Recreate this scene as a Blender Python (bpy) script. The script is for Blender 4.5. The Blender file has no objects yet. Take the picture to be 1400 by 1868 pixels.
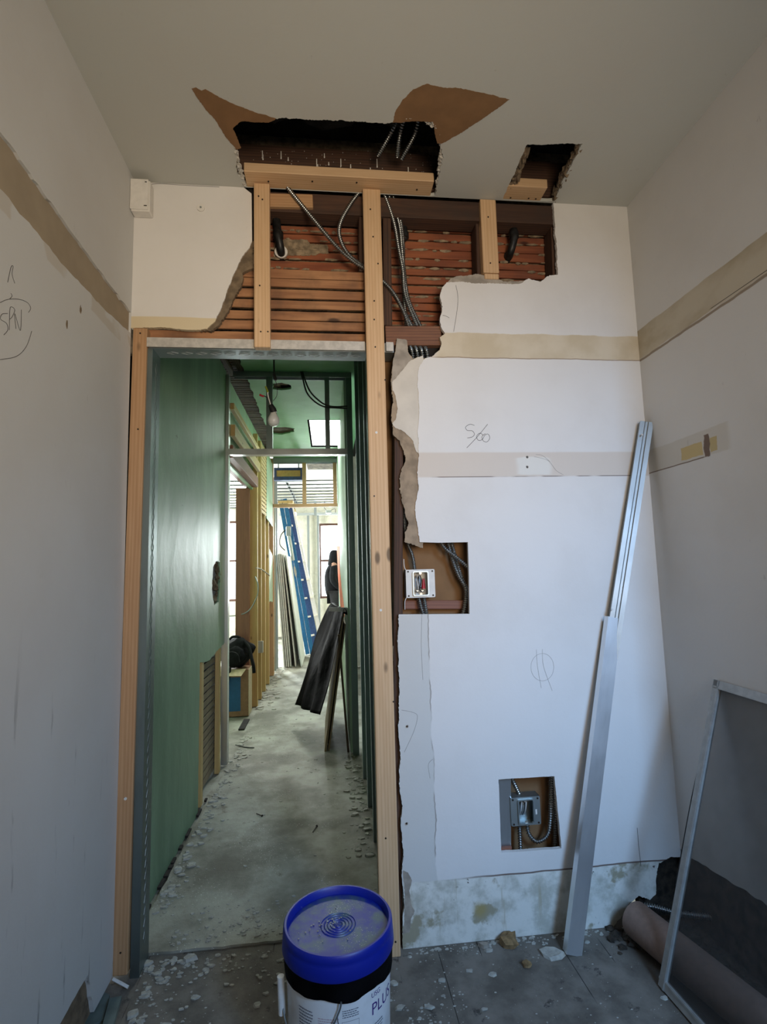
import bpy, bmesh, math, random
from mathutils import Vector, Matrix, noise as mnoise
from mathutils.geometry import tessellate_polygon
R = math.radians
S = bpy.context.scene
COL = S.collection
random.seed(7)

# ------------------------------------------------------------------ camera
FPX, PITCH, YAW, ROLL = 945.0, .1075, .1085, -.0272
CAM = Vector((0, -1.98, 1.348))
_F = Vector((math.sin(YAW)*math.cos(PITCH), math.cos(YAW)*math.cos(PITCH), math.sin(PITCH)))
_R0 = Vector((math.cos(YAW), -math.sin(YAW), 0)); _U0 = _R0.cross(_F)
_RT = _R0*math.cos(ROLL) + _U0*math.sin(ROLL); _UP = _U0*math.cos(ROLL) - _R0*math.sin(ROLL)
cd = bpy.data.cameras.new('camera'); cam = bpy.data.objects.new('camera', cd); COL.objects.link(cam)
cd.sensor_fit = 'VERTICAL'; cd.sensor_height = 36; cd.sensor_width = 36; cd.lens = FPX/1868*36
cd.clip_start = .02; cd.clip_end = 100
cam.matrix_world = Matrix(((_RT.x, _UP.x, -_F.x, CAM.x), (_RT.y, _UP.y, -_F.y, CAM.y), (_RT.z, _UP.z, -_F.z, CAM.z), (0, 0, 0, 1)))
S.camera = cam

# ------------------------------------------------------------------ world, light, exposure
S.view_settings.view_transform = 'Standard'; S.view_settings.look = 'None'
S.view_settings.exposure = 0.0; S.view_settings.gamma = 1.0
S.view_settings.use_curve_mapping = False
S.cycles.use_denoising = True
S.cycles.max_bounces = 10; S.cycles.diffuse_bounces = 6; S.cycles.glossy_bounces = 4
S.cycles.transparent_max_bounces = 12
S.cycles.sample_clamp_indirect = 6.0
w = bpy.data.worlds.new('sky'); S.world = w; w.use_nodes = True
_b = w.node_tree.nodes['Background']; _b.inputs[0].default_value = (.88, .95, 1, 1)
_nt = w.node_tree; _tc = _nt.nodes.new('ShaderNodeTexCoord'); _sp = _nt.nodes.new('ShaderNodeSeparateXYZ'); _mr = _nt.nodes.new('ShaderNodeMapRange')
_nt.links.new(_tc.outputs['Generated'], _sp.inputs[0]); _nt.links.new(_sp.outputs['Y'], _mr.inputs[0]); _nt.links.new(_mr.outputs[0], _b.inputs[1])
_mr.inputs[1].default_value = -.1; _mr.inputs[2].default_value = .3; _mr.inputs[3].default_value = .3; _mr.inputs[4].default_value = 3.5   # bright sky on the far side of the building

def area(name, loc, target, sx, sy, energy, color, spread=180):
    l = bpy.data.lights.new(name, 'AREA'); l.shape = 'RECTANGLE'; l.size = sx; l.size_y = sy
    l.energy = energy; l.color = color; l.spread = R(spread)
    o = bpy.data.objects.new(name, l); COL.objects.link(o); o.location = loc
    o.rotation_euler = (Vector(target)-Vector(loc)).to_track_quat('-Z', 'Y').to_euler()
    return o
area('daylight_rear_window_sky', (1.36, -2.86, 2.16), (.80, 0, .42), .55, .95, 19, (.34, .59, 1.0), 78)
area('daylight_rear_window_ground', (.50, -2.86, 1.60), (-.12, 0, 2.28), .8, .8, 16.5, (1.0, .80, .60), 88)
area('daylight_skylight', (.035, 3.82, 3.24), (.035, 3.82, 0), .40, 1.12, 58, (.93, 1, .97), 150)
area('daylight_facade_window', (.08, 9.22, 1.53), (.0, 5, 1.0), .52, 1.5, 360, (.95, 1, 1), 180)
area('daylight_left_room_window', (-1.95, 9.22, 1.53), (-1.6, 5, 1.0), .62, 1.6, 440, (.95, 1, 1), 180)
area('added_side_fill', (-3.95, 6.6, 1.6), (-1, 6.2, 1.2), 1.6, 1.6, 280, (.96, 1, .98), 180)  # added fill light to brighten the far rooms, no known window here

# ------------------------------------------------------------------ image point -> point on a real plane
def ray(u, v): return _F + _RT*((u-700)/FPX) + _UP*((934-v)/FPX)
def PY(u, v, y=0.0): d = ray(u, v); return CAM + d*((y-CAM.y)/d.y)
def PZ(u, v, z=0.0): d = ray(u, v); return CAM + d*((z-CAM.z)/d.z)
def PX(u, v, x): d = ray(u, v); return CAM + d*((x-CAM.x)/d.x)

# ------------------------------------------------------------------ materials
class G:
    def __init__(s, name):
        s.m = bpy.data.materials.new(name); s.m.use_nodes = True; s.t = s.m.node_tree; s.n = s.t.nodes
        s.bsdf = s.n['Principled BSDF']; s.out = s.n['Material Output']
        s._c = None
    def L(s, a, b): s.t.links.new(a, b)
    def put(s, inp, v):
        if hasattr(v, 'links') or isinstance(v, bpy.types.NodeSocket): s.L(v, inp)
        elif isinstance(v, (tuple, list)) and len(v) == 3 and inp.type == 'RGBA': inp.default_value = (*v, 1)
        else: inp.default_value = v
    def obj(s):
        if s._c is None: s._c = s.n.new('ShaderNodeTexCoord').outputs['Object']
        return s._c
    def vec(s, scale=(1, 1, 1), off=None, src=None):
        m = s.n.new('ShaderNodeMapping'); s.L(src or s.obj(), m.inputs[0]); m.inputs['Scale'].default_value = scale
        if off is not None: s.put(m.inputs['Location'], off)
        return m.outputs[0]
    def rnd(s):
        o = s.n.new('ShaderNodeObjectInfo'); return o.outputs['Random']
    def noise(s, scale, detail=4, rough=.55, v=None, dist=0):
        t = s.n.new('ShaderNodeTexNoise'); s.L(v or s.obj(), t.inputs['Vector'])
        t.inputs['Scale'].default_value = scale; t.inputs['Detail'].default_value = detail
        t.inputs['Roughness'].default_value = rough; t.inputs['Distortion'].default_value = dist
        return t.outputs['Fac']
    def vor(s, scale, v=None, feat='F1'):
        t = s.n.new('ShaderNodeTexVoronoi'); s.L(v or s.obj(), t.inputs['Vector']); t.feature = feat
        t.inputs['Scale'].default_value = scale; return t.outputs['Distance']
    def math(s, op, a, b=0.0, c=None):
        m = s.n.new('ShaderNodeMath'); m.operation = op; s.put(m.inputs[0], a); s.put(m.inputs[1], b)
        if c is not None: s.put(m.inputs[2], c)
        return m.outputs[0]
    def xyz(s):
        m = s.n.new('ShaderNodeSeparateXYZ'); s.L(s.obj(), m.inputs[0]); return m.outputs
    def rng(s, v, a, b, c=0.0, d=1.0):
        m = s.n.new('ShaderNodeMapRange'); m.interpolation_type = 'SMOOTHSTEP' if (c, d) == (0.0, 1.0) else 'LINEAR'
        s.put(m.inputs[0], v); m.inputs[1].default_value = a; m.inputs[2].default_value = b
        m.inputs[3].default_value = c; m.inputs[4].default_value = d; return m.outputs[0]
    def inv(s, v): return s.math('SUBTRACT', 1.0, v)
    def mul(s, a, b): return s.math('MULTIPLY', a, b)
    def warp(s, v, scale, amp, vv=None):
        return s.math('ADD', v, s.mul(s.math('SUBTRACT', s.noise(scale, 3, v=vv), .5), amp))
    def band(s, v, lo, hi, e=.003): return s.mul(s.rng(v, lo-e, lo+e), s.inv(s.rng(v, hi-e, hi+e)))
    def mix(s, f, a, b):
        m = s.n.new('ShaderNodeMix'); m.data_type = 'RGBA'; s.put(m.inputs[0], f); s.put(m.inputs[6], a); s.put(m.inputs[7], b)
        return m.outputs[2]
    def bump(s, h, strength=.3, dist=.002, prev=None):
        b = s.n.new('ShaderNodeBump'); s.put(b.inputs['Height'], h); b.inputs['Strength'].default_value = strength
        b.inputs['Distance'].default_value = dist
        if prev is not None: s.L(prev, b.inputs['Normal'])
        return b.outputs[0]
    def done(s, base, rough=.7, metal=0.0, normal=None, spec=None):
        i = s.bsdf.inputs; s.put(i['Base Color'], base); s.put(i['Roughness'], rough); s.put(i['Metallic'], metal)
        if normal is not None: s.L(normal, i['Normal'])
        if spec is not None: s.put(i['Specular IOR Level'], spec)
        return s.m

def lin(r, g, b):
    f = lambda c: (c/255/12.92) if c/255 <= .04045 else ((c/255+.055)/1.055)**2.4
    return (f(r), f(g), f(b))

def plain(name, c, rough=.7, metal=0.0, nscale=30, namt=.15, bump=.15, bd=.001, spec=None):
    g = G(name); n = g.noise(nscale, 4)
    d = tuple(x*(1-namt*1.6) for x in c)
    return g.done(g.mix(g.rng(n, .3, .7), d, c), rough, metal, g.bump(n, bump, bd) if bump else None, spec)

def wood(name, light, dark, knots=True, rough=.65, grain=1.0, dirt=0.0):
    """long axis = local Z; the grain follows it"""
    g = G(name); r = g.rnd(); off = g.n.new('ShaderNodeCombineXYZ')
    g.put(off.inputs[0], g.mul(r, 17.0)); g.put(off.inputs[1], g.mul(r, 9.0)); g.put(off.inputs[2], g.mul(r, 31.0))
    v = g.vec((1, 1, .06), off.outputs[0])
    n = g.noise(38*grain, 5, .6, v, 1.2); fine = g.noise(190*grain, 3, .6, v)
    w_ = g.n.new('ShaderNodeTexWave'); g.L(g.vec((1, .35, .035), off.outputs[0]), w_.inputs['Vector'])
    w_.inputs['Scale'].default_value = 26*grain; w_.inputs['Distortion'].default_value = 5; w_.inputs['Detail'].default_value = 2
    w_.inputs['Detail Scale'].default_value = .8
    f = g.math('ADD', g.mul(w_.outputs['Fac'], .20), g.math('ADD', g.mul(n, .58), g.mul(fine, .25)))
    c = g.mix(g.rng(f, .28, .80), dark, light)
    if knots:
        k = g.vor(3.2, g.vec((2.4, 2.4, 1.0), off.outputs[0]))
        c = g.mix(g.inv(g.rng(k, .055, .11)), c, tuple(x*.33 for x in dark))
    if dirt: c = g.mix(g.mul(g.rng(g.noise(9, 5), .45, .7), dirt), c, (.035, .03, .025))
    return g.done(c, rough, 0, g.bump(f, .25, .0012))

M = {}
M['pine'] = wood('pine_wood', (.66, .45, .265), (.55, .345, .18))
M['pine_yellow'] = wood('yellow_pine_wood', (.58, .42, .18), (.45, .30, .11))
M['pine_orange'] = wood('orange_pine_wood', (.49, .30, .155), (.38, .21, .10))
M['redwood'] = wood('reddish_board_wood', (.25, .10, .06), (.17, .066, .04), False)
M['lath'] = wood('lath_wood', (.44, .22, .10), (.25, .11, .05), True, .8, dirt=.35)
M['lath_red'] = wood('red_lath_wood', (.33, .105, .042), (.19, .052, .022), True, .8, dirt=.25)
M['lath_dark'] = wood('dark_lath_wood', (.13, .085, .05), (.055, .036, .024), False, .9, dirt=.5)
M['old_wood'] = wood('old_dark_wood', (.10, .047, .026), (.04, .02, .013), False, .8, dirt=.35)
M['old_block'] = wood('old_brown_block_wood', (.25, .115, .065), (.13, .06, .038), False, .8, dirt=.3)
M['plywood'] = wood('dusty_plywood', (.30, .24, .15), (.19, .145, .09), False, .8)

def metal(name, c, rough=.36, scuff=.35):
    g = G(name); n = g.noise(22, 5, .6, g.vec((1, 1, .25))); sp = g.vor(60)
    n2 = g.noise(5, 4)
    col = g.mix(g.mul(g.rng(n, .45, .75), scuff), c, tuple(x*.55 for x in c))
    rg = g.math('ADD', g.mul(n2, .22), rough-.10)
    return g.done(col, rg, .92, g.bump(g.math('ADD', g.mul(n2, .8), g.mul(sp, .12)), .12, .004))
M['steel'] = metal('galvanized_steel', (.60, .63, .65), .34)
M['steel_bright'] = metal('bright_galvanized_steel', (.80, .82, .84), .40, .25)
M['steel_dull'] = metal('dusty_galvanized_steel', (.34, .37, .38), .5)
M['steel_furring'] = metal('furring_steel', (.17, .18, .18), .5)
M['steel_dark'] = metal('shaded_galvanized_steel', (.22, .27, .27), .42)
M['cable'] = metal('armoured_cable_metal', (.27, .28, .275), .26)
M['box_grey'] = metal('grey_box_steel', (.42, .47, .47), .45)
M['dark_cable'] = plain('dark_cable_jacket', (.018, .018, .018), .5, namt=.3)
M['iron'] = plain('black_iron', (.022, .022, .022), .45, .2, 60, .4, .4)
M['alu'] = plain('painted_aluminium', (.42, .42, .40), .42, .35, 40, .12)
M['alu_pale'] = plain('pale_metal_strip', (.58, .55, .50), .5, .2, 40, .15)
M['white_plastic'] = plain('white_plastic', (.74, .74, .72), .45, 0, 40, .08)
M['white_paint'] = plain('white_painted_metal', (.74, .71, .66), .6, 0, 40, .06)
M['black_plastic'] = plain('black_plastic_sheet', (.006, .006, .007), .5, 0, 6, .5, .6, .02, .015)
M['black_fabric'] = plain('black_fabric', (.006, .006, .007), .8, 0, 80, .4, .3, .002, .2)
M['jacket'] = plain('dark_jacket', (.009, .010, .012), .85, 0, 50, .3, .2, .002, .15)
M['trouser'] = plain('dark_trousers', (.012, .013, .016), .85, 0, 50, .3)
M['skin'] = plain('skin', (.40, .22, .15), .6, 0, 50, .1)
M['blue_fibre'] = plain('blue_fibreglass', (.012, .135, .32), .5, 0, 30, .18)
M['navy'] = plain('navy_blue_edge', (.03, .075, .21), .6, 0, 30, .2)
M['tan_panel'] = plain('tan_panel', (.48, .36, .13), .8, 0, 30, .1)
M['carton'] = plain('cardboard', (.22, .115, .062), .85, 0, 40, .12)
M['carton_blue'] = plain('blue_print', (.012, .075, .18), .8, 0, 40, .1)
M['carton_pale'] = plain('pale_cardboard', (.50, .40, .25), .85, 0, 40, .12)
M['kraft'] = plain('kraft_tube_paper', (.26, .175, .135), .8, 0, 60, .1)
M['gypsum'] = plain('gypsum_core', (.58, .55, .49), .9, 0, 60, .15, .4, .002)
M['cream'] = plain('cream_skim_coat', (.66, .61, .53), .85, 0, 9, .08, .5, .004)
M['torn_tan'] = plain('torn_tan_paper', (.38, .29, .20), .9, 0, 22, .25, .6, .005)
M['torn_grey'] = plain('torn_grey_paper', (.40, .35, .29), .9, 0, 24, .22, .5, .004)
M['torn_brown'] = plain('torn_brown_paper', (.235, .125, .053), .9, 0, 14, .10, .2, .002)
M['insul'] = plain('black_felt_insulation', (.012, .015, .014), .95, 0, 12, .6, 1.0, .03)
M['void'] = plain('dark_cavity', (.018, .013, .010), .95, 0, 12, .5)
M['dirt'] = plain('brown_dirt', (.055, .040, .026), .95, 0, 30, .5, 1.0, .01)
M['screw_dark'] = plain('dark_screw', (.03, .02, .014), .5, .3)
M['screw_white'] = plain('pale_screw', (.75, .76, .74), .5)
M['pencil'] = plain('pencil_line', (.055, .05, .05), .8)
M['pencil_faint'] = plain('faint_pencil_line', (.34, .33, .32), .8)
M['red_wire'] = plain('red_wire_nut', (.42, .012, .025), .4)
M['yellow_wire'] = plain('yellow_green_wire', (.30, .36, .05), .4)
M['copper'] = plain('bare_wire', (.55, .50, .42), .35, .6)
M['bulb_glass'] = plain('frosted_bulb_glass', (.62, .60, .54), .3, 0, 20, .03, 0)
M['orange'] = plain('orange_underlayer', (.85, .15, .015), .7, 0, 20, .15)
M['foam'] = plain('cream_spray_foam', (.74, .72, .61), .9, 0, 5, .10, 1.0, .05)
M['chip'] = plain('plaster_chip', (.44, .43, .38), .9, 0, 60, .2)
M['chip_tan'] = plain('tan_foam_chunk', (.30, .19, .085), .95, 0, 60, .3, 1, .004)
M['teal_board'] = plain('teal_painted_board', (.12, .165, .155), .7, 0, 20, .2)
M['sheet_edge'] = plain('plasterboard_edge', (.62, .62, .58), .85, 0, 50, .1)
M['sheet_face'] = plain('plasterboard_face', (.60, .64, .61), .8, 0, 12, .08)
M['win_frame'] = plain('brown_window_frame', (.11, .05, .035), .6, 0, 30, .2)
M['white_trim'] = plain('white_trim', (.66, .67, .66), .5, 0, 30, .08)
M['plaster_brown'] = plain('brown_coat_plaster', (.22, .16, .10), .95, 0, 30, .3, .8, .006)
M['plaster_keys'] = plain('lath_plaster_keys', (.36, .27, .17), .95, 0, 40, .35, .8, .006)
M['purple_ink'] = plain('purple_ink', (.055, .022, .20), .6, 0, 30, .05, 0)
M['grey_ink'] = plain('grey_ink', (.13, .14, .18), .7, 0, 30, .05, 0)
M['red_ink'] = plain('pale_red_ink', (.50, .38, .42), .7, 0, 30, .05, 0)
M['conc'] = plain('old_concrete_soffit', (.20, .175, .13), .95, 0, 14, .4, .8, .02)
M['white_ceiling'] = plain('white_ceiling_board', (.72, .72, .69), .9, 0, 8, .1)

def glass_mat():
    g = G('window_glass'); t = g.n.new('ShaderNodeBsdfTransparent'); t.inputs[0].default_value = (.95, .97, .97, 1)
    gl = g.n.new('ShaderNodeBsdfGlossy'); gl.inputs['Roughness'].default_value = .03
    m = g.n.new('ShaderNodeMixShader'); m.inputs[0].default_value = .06
    g.L(t.outputs[0], m.inputs[1]); g.L(gl.outputs[0], m.inputs[2]); g.L(m.outputs[0], g.out.inputs[0]); return g.m
M['glass'] = glass_mat()
def mesh_mat():
    g = G('insect_mesh'); t = g.n.new('ShaderNodeBsdfTransparent')
    d = g.n.new('ShaderNodeBsdfDiffuse'); d.inputs[0].default_value = (.10, .10, .10, 1)
    m = g.n.new('ShaderNodeMixShader'); g.put(m.inputs[0], g.rng(g.noise(5, 4),   .25, .75, .26, .36))
    g.L(t.outputs[0], m.inputs[1]); g.L(d.outputs[0], m.inputs[2]); g.L(m.outputs[0], g.out.inputs[0]); return g.m
M['mesh'] = mesh_mat()

def marks(g, col, n1=.56):
    """faint scuffs and grime specks of an old painted wall"""
    c = g.mix(g.mul(g.rng(g.noise(2.2, 5, .6), .40, .72), .22), col, (.50, .46, .41))
    s = g.rng(g.noise(26, 6, .72, g.vec((1, 1, .35))), .66, .74)
    c = g.mix(g.mul(s, .35), c, (.30, .27, .24))
    return c
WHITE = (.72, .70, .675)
def m_wall_back():
    g = G('back_wall_paint'); x, y, z = g.xyz()
    c = marks(g, WHITE)
    zw = g.warp(z, 9, .022); xw = g.warp(x, 10, .03)
    xr = g.rng(x, .40, .47)
    tan = g.mix(g.rng(g.noise(7, 4), .35, .65), (.56, .47, .33), (.64, .555, .42))
    c = g.mix(g.mul(g.band(zw, 2.19, 2.296, .002), xr), c, tan)
    c = g.mix(g.mul(g.band(g.warp(z, 3, .006), 1.698, 1.797, .004), g.mul(g.rng(xw, .34, .37), .75)), c, (.60, .52, .44))
    blotch = g.mul(g.band(zw, 1.706, 1.775, .004), g.band(g.warp(x, 8, .06), .76, .90, .012))
    c = g.mix(blotch, c, (.70, .68, .63))
    c = g.mix(g.mul(g.band(z, 1.6965, 1.6995, .001), g.mul(g.rng(x, .40, .45), g.rng(g.noise(4, 3), .42, .5))), c, (.16, .12, .10))
    c = g.mix(g.mul(g.band(g.warp(z, 8, .012), 2.188, 2.1915, .001), xr), c, (.30, .22, .15))
    # joint compound strip beside the opening
    j = g.mul(g.inv(g.rng(xw, .372, .378)), g.mul(g.inv(g.rng(z, 1.165, 1.17)), g.rng(x, .2, .22)))
    c = g.mix(g.mul(j, .6), c, (.53, .53, .50))
    je = g.mul(g.band(xw, .372, .376, .0015), g.mul(g.inv(g.rng(z, 1.165, 1.17)), g.rng(g.noise(6, 2), .45, .55)))
    c = g.mix(je, c, (.33, .30, .27))
    # where the skirting board was
    lo = g.inv(g.rng(g.warp(z, 5, .012), .214, .220))
    pale = g.mix(g.rng(g.noise(11, 5, .65), .40, .66), (.72, .71, .65), (.46, .455, .39))
    pale = g.mix(g.rng(g.noise(6, 5, .6), .57, .64), pale, (.33, .30, .21))
    pale = g.mix(g.rng(g.noise(19, 6, .7, g.vec((1, 1, .6))), .665, .69), pale, (.07, .06, .05))
    pale = g.mix(g.mul(g.rng(g.noise(30, 4, .6, g.vec((1, 1, .10))), .60, .72), .55), pale, (.38, .33, .22))
    st = g.n.new('ShaderNodeVectorMath'); st.operation = 'DISTANCE'; g.L(g.obj(), st.inputs[0]); st.inputs[1].default_value = (.53, 0, .105)
    pale = g.mix(g.mul(g.inv(g.rng(g.warp(st.outputs['Value'], 20, .02), .005, .04)), .8), pale, (.36, .28, .10))
    c = g.mix(lo, c, pale)
    edge = g.mul(g.band(g.warp(z, 5, .012), .213, .2185, .0012), g.rng(g.warp(x, 4, .3), .40, .62))
    c = g.mix(edge, c, (.17, .12, .10))
    spots = g.mul(g.band(z, .19, .215, .008), g.rng(g.noise(34, 4), .63, .66)); c = g.mix(spots, c, (.06, .045, .035))
    # the old tan band under the picture rail on the piece left of the hole
    lb = g.mul(g.inv(g.rng(g.warp(z, 5, .01), 2.33, 2.334)), g.mul(g.inv(g.rng(x, -.3, -.29)), g.rng(z, 2.2, 2.25)))
    c = g.mix(lb, c, (.66, .56, .38))
    h = g.math('ADD', g.mul(g.noise(5, 5), .7), g.mul(g.noise(60, 3), .12))
    return g.done(c, .78, 0, g.bump(h, .25, .012))
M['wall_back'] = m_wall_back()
def m_wall_right():
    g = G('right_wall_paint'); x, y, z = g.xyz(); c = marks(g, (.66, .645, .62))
    zw = g.warp(z, 6, .018)
    tan = g.mix(g.rng(g.noise(5, 4, v=g.vec((1, .5, 1))), .40, .62), (.40, .33, .22), (.55, .49, .38))
    c = g.mix(g.band(zw, 2.196, 2.318, .002), c, tan)
    c = g.mix(g.band(g.warp(z, 9, .012), 2.185, 2.195, .002), c, (.30, .24, .18))
    c = g.mix(g.mul(g.band(z, 2.2035, 2.206, .0006), g.inv(g.rng(y, -.42, -.40))), c, (.06, .05, .045))
    b = g.mul(g.band(zw, 1.706, 1.80, .003), g.rng(g.warp(y, 8, .05), -.45, -.42))
    c = g.mix(g.mul(b, .45), c, (.50, .45, .36))
    patch = g.mul(g.band(g.warp(z, 14, .012), 1.716, 1.764, .001), g.band(g.warp(y, 12, .02), -.315, -.20, .002))
    c = g.mix(patch, c, (.55, .43, .21))
    p2 = g.mul(g.band(g.warp(z, 14, .012), 1.715, 1.765, .001), g.band(g.warp(y, 14, .03), -.385, -.35, .002))
    c = g.mix(p2, c, (.50, .40, .2))
    hole = g.mul(g.band(g.warp(z, 20, .02), 1.705, 1.782, .002), g.band(g.warp(y, 16, .03), -.348, -.32, .002))
    c = g.mix(hole, c, (.17, .115, .085))
    lne = g.mul(g.band(g.warp(z, 7, .006), 1.7035, 1.708, .0007), g.rng(y, -.33, -.31)); c = g.mix(lne, c, (.22, .17, .13))
    h = g.math('ADD', g.mul(g.noise(4, 5), .7), g.mul(g.noise(60, 3), .15))
    return g.done(c, .78, 0, g.bump(h, .25, .012))
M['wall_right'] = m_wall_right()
def m_wall_left():
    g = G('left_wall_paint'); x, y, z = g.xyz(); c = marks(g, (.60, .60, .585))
    c = g.mix(g.mul(g.band(g.warp(z, 5, .03), 2.19, 2.243, .003), g.rng(g.noise(4, 3), .46, .5)), c, (.54, .51, .46))
    streak = g.rng(g.noise(26, 5, .6, g.vec((1, 1, .10))), .63, .72)
    c = g.mix(g.mul(g.mul(streak, g.inv(g.rng(z, .8, 1.3))), .8), c, (.19, .185, .18))
    h = g.math('ADD', g.mul(g.noise(4, 5), .7), g.mul(g.noise(60, 3), .15))
    return g.done(c, .78, 0, g.bump(h, .25, .012))
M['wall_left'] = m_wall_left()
M['rail_recess'] = plain('bare_plaster_band', (.37, .30, .21), .9, 0, 6, .10, .3, .004)
def m_ceiling():
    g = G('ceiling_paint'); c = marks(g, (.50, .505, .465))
    h = g.math('ADD', g.mul(g.noise(3, 5), .7), g.mul(g.noise(60, 3), .15))
    return g.done(c, .85, 0, g.bump(h, .25, .012))
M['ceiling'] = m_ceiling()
def m_floor():
    g = G('dusty_plank_floor'); x, y, z = g.xyz()
    c = g.mix(g.rng(g.noise(6, 6, .65), .35, .68), (.10, .088, .072), (.20, .18, .152))
    c = g.mix(g.rng(g.noise(13, 6, .7), .60, .68), c, (.055, .05, .043))
    fx = g.math('ABSOLUTE', g.math('SUBTRACT', g.math('FRACT', g.math('DIVIDE', g.math('ADD', g.warp(x, 4, .006), .36), .145)), .5))
    gap = g.mul(g.rng(fx, .488, .497), g.rng(g.noise(3.5, 3), .54, .62))
    c = g.mix(gap, c, (.012, .01, .008))
    br = g.mul(g.rng(g.warp(x, 6, .18), .97, 1.10), g.rng(g.warp(y, 6, .25), -.95, -.75)); c = g.mix(g.mul(br, .92), c, (.038, .026, .016))
    sp = g.rng(g.vor(120), .16, .10); sp2 = g.rng(g.noise(9, 3), .55, .63)
    c = g.mix(g.mul(g.mul(g.inv(g.rng(g.vor(150), .08, .12)), sp2), .8), c, (.52, .51, .47))
    return g.done(c, .85, 0, g.bump(g.math('SUBTRACT', g.noise(24, 6, .65), g.mul(gap, 2.0)), .5, .006))
M['floor'] = m_floor()
def m_hall_floor():
    g = G('dusty_hallway_floor')
    c = g.mix(g.rng(g.noise(2.3, 6, .6), .36, .66), (.115, .108, .078), (.36, .36, .30))
    c = g.mix(g.rng(g.noise(7, 6, .7), .60, .72), c, (.12, .10, .07))
    c = g.mix(g.mul(g.inv(g.rng(g.vor(80), .12, .19)), g.rng(g.noise(4, 4), .48, .58)), c, (.56, .56, .50))
    return g.done(c, .72, 0, g.bump(g.noise(30, 6, .7), .55, .006))
M['hall_floor'] = m_hall_floor()
def m_green():
    g = G('green_plaster_paint')
    c = g.mix(g.rng(g.noise(2.5, 5, .6, g.vec((1, 1.6, .35))), .35, .68), (.13, .225, .135), (.20, .32, .205))
    c = g.mix(g.mul(g.rng(g.noise(12, 6, .7, g.vec((1, 1, .3))), .58, .72), .45), c, (.27, .36, .27))
    c = g.mix(g.rng(g.noise(17, 5, .7), .70, .73), c, (.05, .065, .045))
    return g.done(c, .47, 0, g.bump(g.noise(5, 5), .3, .015))
M['green'] = m_green()
def m_green_ceiling():
    g = G('green_ceiling_paint')
    c = g.mix(g.rng(g.noise(3, 5, .6), .35, .68), (.155, .335, .165), (.19, .40, .205))
    return g.done(c, .7, 0, g.bump(g.noise(5, 5), .3, .015))
M['green_ceiling'] = m_green_ceiling()
M['green_light'] = plain('pale_green_paint', (.36, .52, .36), .6, 0, 6, .08)
def m_lid():
    g = G('blue_lid_plastic'); x, y, z = g.xyz()
    rr = g.math('SQRT', g.math('ADD', g.mul(x, x), g.mul(y, y)))
    dust = g.mul(g.rng(g.noise(16, 6, .65), .36, .70), g.mul(g.inv(g.rng(rr, .129, .134)), .85))
    c = g.mix(dust, (.001, .012, .27), (.085, .15, .125))
    c = g.mix(g.mul(g.rng(g.noise(60, 5), .66, .74), .15), c, (.3, .34, .40))
    c = g.mix(g.mul(g.mul(g.inv(g.rng(g.vor(170), .12, .2)), g.rng(g.noise(14, 3), .50, .60)), g.inv(g.rng(rr, .10, .12))), c, (.6, .6, .58))
    return g.done(c, .42, 0, g.bump(g.noise(25, 5), .1, .003))
M['lid'] = m_lid()
def m_bucket():
    g = G('white_bucket_plastic'); c = g.mix(g.mul(g.rng(g.noise(14, 5), .45, .7), .5), (.72, .74, .76), (.48, .48, .47))
    return g.done(c, .4)
M['bucket'] = m_bucket()

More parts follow.
